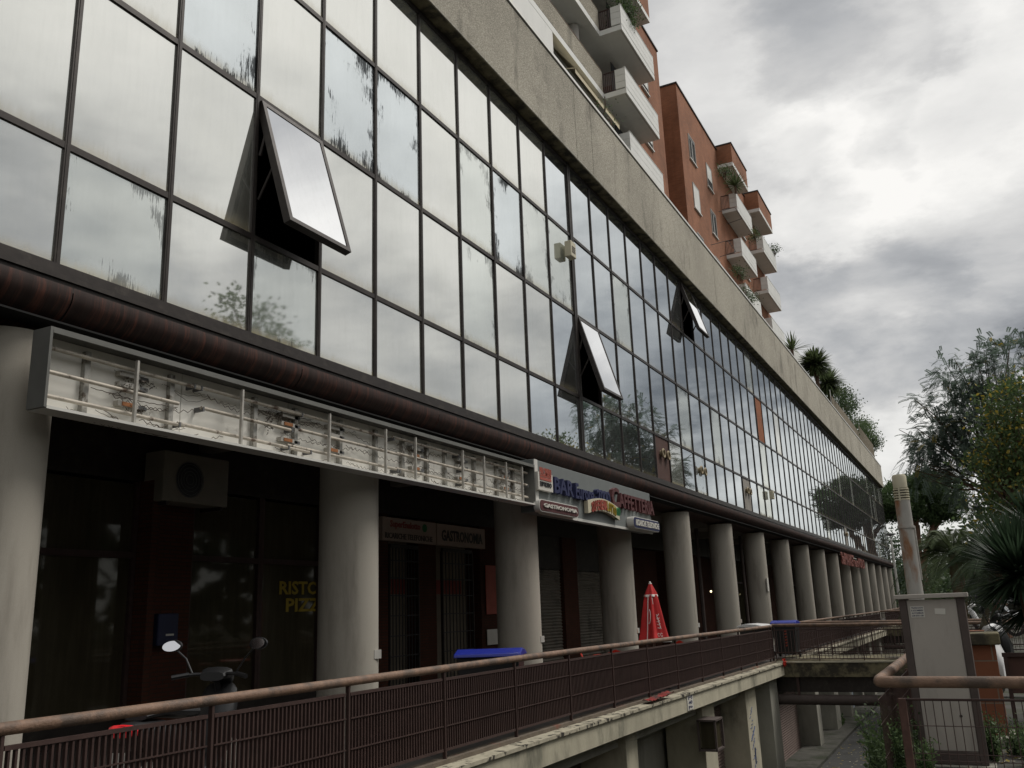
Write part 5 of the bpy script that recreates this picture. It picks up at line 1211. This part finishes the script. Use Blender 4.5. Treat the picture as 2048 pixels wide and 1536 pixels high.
tag(MB().box(-30,120,190,192,-.4,7).build('hedge_row',M['leafd']),'far dark tree line at the end of the street','tree line',kind='stuff')
# roof terrace planting and trellis
c=onX(1630,728,-8.9); palm_c=c
spiky('fan_palm','round fan palm on the roof edge, the taller full crown',c,(c[0],c[1],15.),700,1.55,.15,m_='palm',seed=9,cat='palm tree',tr=.14,group='fan palms on the roof terrace',down=-.9)
c=onX(1655,765,-9.1); spiky('fan_palm','drooping fan palm leaning over the roof edge just right of the taller one',c,(c[0],c[1],15.),560,1.6,.15,m_='palm',seed=10,cat='palm tree',tr=.14,group='fan palms on the roof terrace',down=-1.2)
c=onX(1584,700,-8.9); spiky('roof_yucca','small spiky yucca poking over the parapet left of the fan palms',c,(c[0],c[1],15.),60,1.5,.08,m_='palm',seed=11,cat='plant',tr=.08,down=.1)
c=onX(1470,372,-10.2); spiky('balcony_yucca','spiky yucca on the topmost balcony of the middle brick block',c,(c[0],c[1],c[2]-.5),90,1.0,.07,m_='palm',seed=12,cat='plant',tr=.06,down=-.1)
c=onX(1248,30,-10.6); broad_tree('balcony_shrub','bushy green conifer on the highest visible balcony at the top of the picture',(c[0],c[1],c[2]-.9),[(c,(.45,.7,.65))],'leaf','leafd',.4,.06,1300,.11,81,H=1,cat='plant')
for j,(px,py,X,rr) in enumerate(((1508,470,-10.3,.55),(1480,545,-10.3,.45),(1490,585,-10.35,.5),(1548,500,-10.3,.4),(1500,600,-10.3,.5),(1450,345,-10.4,.5))):
    c=onX(px,py,X); broad_tree('balcony_plant',['leafy plant trailing at the far end of the upper middle balcony','trailing greenery along the middle balcony parapet','bushy plants on the lowest middle balcony','creeper on the far block balcony','shrub standing at the lowest middle balcony end','ivy under the top balcony of the middle block'][j],(c[0],c[1],c[2]-.5),[(c,(rr*.6,rr*1.5,rr*.45))],'leafd','leaf',.5,.04,420,.10,90+j,H=.5,cat='plant',group='plants on the balconies')
ya_,yb_=onX(1655,760,-8.6)[1],109.
tf=thing('roof_trellis','slatted timber trellis fence along the roof edge at the far end','fence',(-8.7,ya_,16.1))
m=MB(); y=ya_+2
while y<yb_: m.box(-8.72,-8.66,y,y+.10,16.17,17.75 if y<95 else 18.5); y+=.24 if y<92 else .5
m.box(-8.73,-8.70,ya_+2,yb_,16.5,16.6); m.box(-8.73,-8.70,ya_+2,yb_,17.5,17.6); m.build('slats',mat('grey_timber',(.30,.26,.20),.9,var=.2,scale=6),tf)
for y in np.arange(ya_+2,yb_,4): MB().box(-8.78,-8.74,y,y+.08,16.0,18.3).build('post',M['wht'],tf)
for j,(px,py,rr,lab,m1) in enumerate(((1685,800,1.1,'loose leafy shrub behind the trellis right of the fan palms','leafd'),(1700,838,1.6,'dense dark hedge shrub hanging over the trellis','leafd'),(1730,858,.9,'pale variegated plant at the end of the trellis','leaf'),(1740,885,.8,'small dark plant at the very end of the roof','leafd'))):
    c=onX(px,py,-9.3); broad_tree('roof_shrub',lab,(c[0],c[1],15.),[(c,(.9,rr*2.6,rr))],m1,'leaf',.2,.08,1800,.22,100+j,H=2,cat='shrub',group='shrubs on the roof terrace')
# weeds round the cabinet and on the retaining wall
def weeds(lab,c,r,n,ls,seed,m1='leaf',cat='weeds',group='weeds around the cabinet'):
    g=np.random.default_rng(seed); t=thing('weed_clump',lab,cat,(c[0],c[1],c[2]-r[2]),group); cr=MB(); st=MB()
    for q in range(max(8,n//40)):
        a=g.uniform(0,6.28); tip=np.array(c)+np.array([math.cos(a)*r[0],math.sin(a)*r[1],g.uniform(-.2,1)*r[2]])*g.uniform(.3,1.1); b=np.array([c[0]+g.normal(0,r[0]*.3),c[1]+g.normal(0,r[1]*.3),c[2]-r[2]])
        pts=[b,(b+tip)/2+g.normal(0,.03,3),tip]; st.tube(pts,[.006,.004,.002],4)
        P=np.array([b+(tip-b)*u for u in g.uniform(.1,1.05,40)])+g.normal(0,.03,(40,3))*max(r[0],.3)*2; leaf_mesh(cr,P,rdir(40,g)+np.array([0,0,.2]),rdir(40,g),ls*g.uniform(.6,1.3,40),ls*.5,m=(g.random(40)<.25).astype(int))
    cr.build('leaves',[M[m1],M['leafd']],t); st.build('stems',M['leafd'],t); return t
weeds('green weeds growing behind the fence post left of the cabinet',(-.80,9.0,.42),(.14,.5,.32),2600,.036,1)
weeds('tall weeds under the cabinet at its lower left corner',(-.66,8.6,.36),(.16,.2,.2),1500,.034,2)
weeds('weeds between the cabinet and the orange pillar',(-.12,9.6,.42),(.10,.4,.22),1400,.034,3)
weeds('weeds at the base of the orange pillar on its right',(.12,9.9,.36),(.14,.4,.22),1400,.034,4)
weeds('broad weeds in the lower right corner behind the mesh',(.22,9.2,.36),(.16,.4,.24),1800,.038,5)
weeds('bushy weeds hanging from the street wall above the drive',(-1.12,10.5,.15),(.22,1.4,.45),5000,.05,6)
weeds('second bushy weed clump on the street wall below the footbridge',(-1.2,14.,-.2),(.28,2.0,.5),2600,.08,7)
weeds('ivy clump on the street wall farther along the drive',(-1.35,20.,-.6),(.35,3.0,.8),3200,.10,8)
weeds('low weeds at the foot of the garage wall',(-6.2,42.,GZ+.3),(.3,1.5,.3),600,.12,9)
# fallen leaves and litter on the drive, one spread of scraps
g=np.random.default_rng(33); n=2600
X_=g.uniform(-5.9,-1.4,n); Y_=g.uniform(12,70,n); C=np.stack([X_,Y_,np.full(n,GZ+.012)],1); 
lf=leaf_mesh(MB(),C,np.stack([g.normal(size=n),g.normal(size=n),np.zeros(n)],1),np.tile([0,0,1.],(n,1)),g.uniform(.05,.14,n),g.uniform(.03,.08,n),m=(g.random(n)<.3).astype(int))
tag(lf.build('fallen_leaves',[M['leafy'],M['conc']]),'scattered fallen leaves and litter on the sunken drive','fallen leaves',kind='stuff')
g=np.random.default_rng(34); n=500
C=np.stack([g.uniform(-.6,1.2,n),g.uniform(8.4,12,n),np.full(n,STZ+.014)],1)
lf=leaf_mesh(MB(),C,np.stack([g.normal(size=n),g.normal(size=n),np.zeros(n)+.1],1),np.tile([0,0,1.],(n,1)),g.uniform(.03,.07,n),g.uniform(.02,.04,n),m=(g.random(n)<.4).astype(int))
tag(lf.build('leaf_litter',[M['leafy'],M['conc']]),'dry leaf litter on the ground around the orange pillar','leaf litter',kind='stuff')
# spindly plants seen over the terrace edge by the awning
c=onX(1212,215,-9.6); broad_tree('roof_plant','thin potted plant rising over the parapet beside the awning end',(c[0],c[1],15.),[(c,(.3,.5,1.1))],'leaf','leafd',.3,.04,70,.12,120,H=5,cat='plant')

# unseen tree rows added opposite and behind the viewpoint to cut low sky light
def sky_blocker_row(lab,x0,x1,y0,y1,z1,n,seed):
    g=np.random.default_rng(seed); C=np.stack([g.uniform(x0,x1,n),g.uniform(y0,y1,n),STZ+z1*g.random(n)**.8],1); C[:,2]*=1-.18*(1+np.sin(C[:,1]*.9+C[:,0]*.7))*.5
    m=leaf_mesh(MB(),C,rdir(n,g),rdir(n,g),g.uniform(1.2,2.2,n),1.1,m=0); tag(m.build('sky_blocker_row',M['leafd']),lab,'light blocker',kind='stuff')
sky_blocker_row('unseen tree row added across the street to keep the arcade dark',21,28,-50,150,13,9000,201)
sky_blocker_row('unseen tree row added behind the viewpoint to block low sky light',-4,22,-60,-50,9,3000,202)
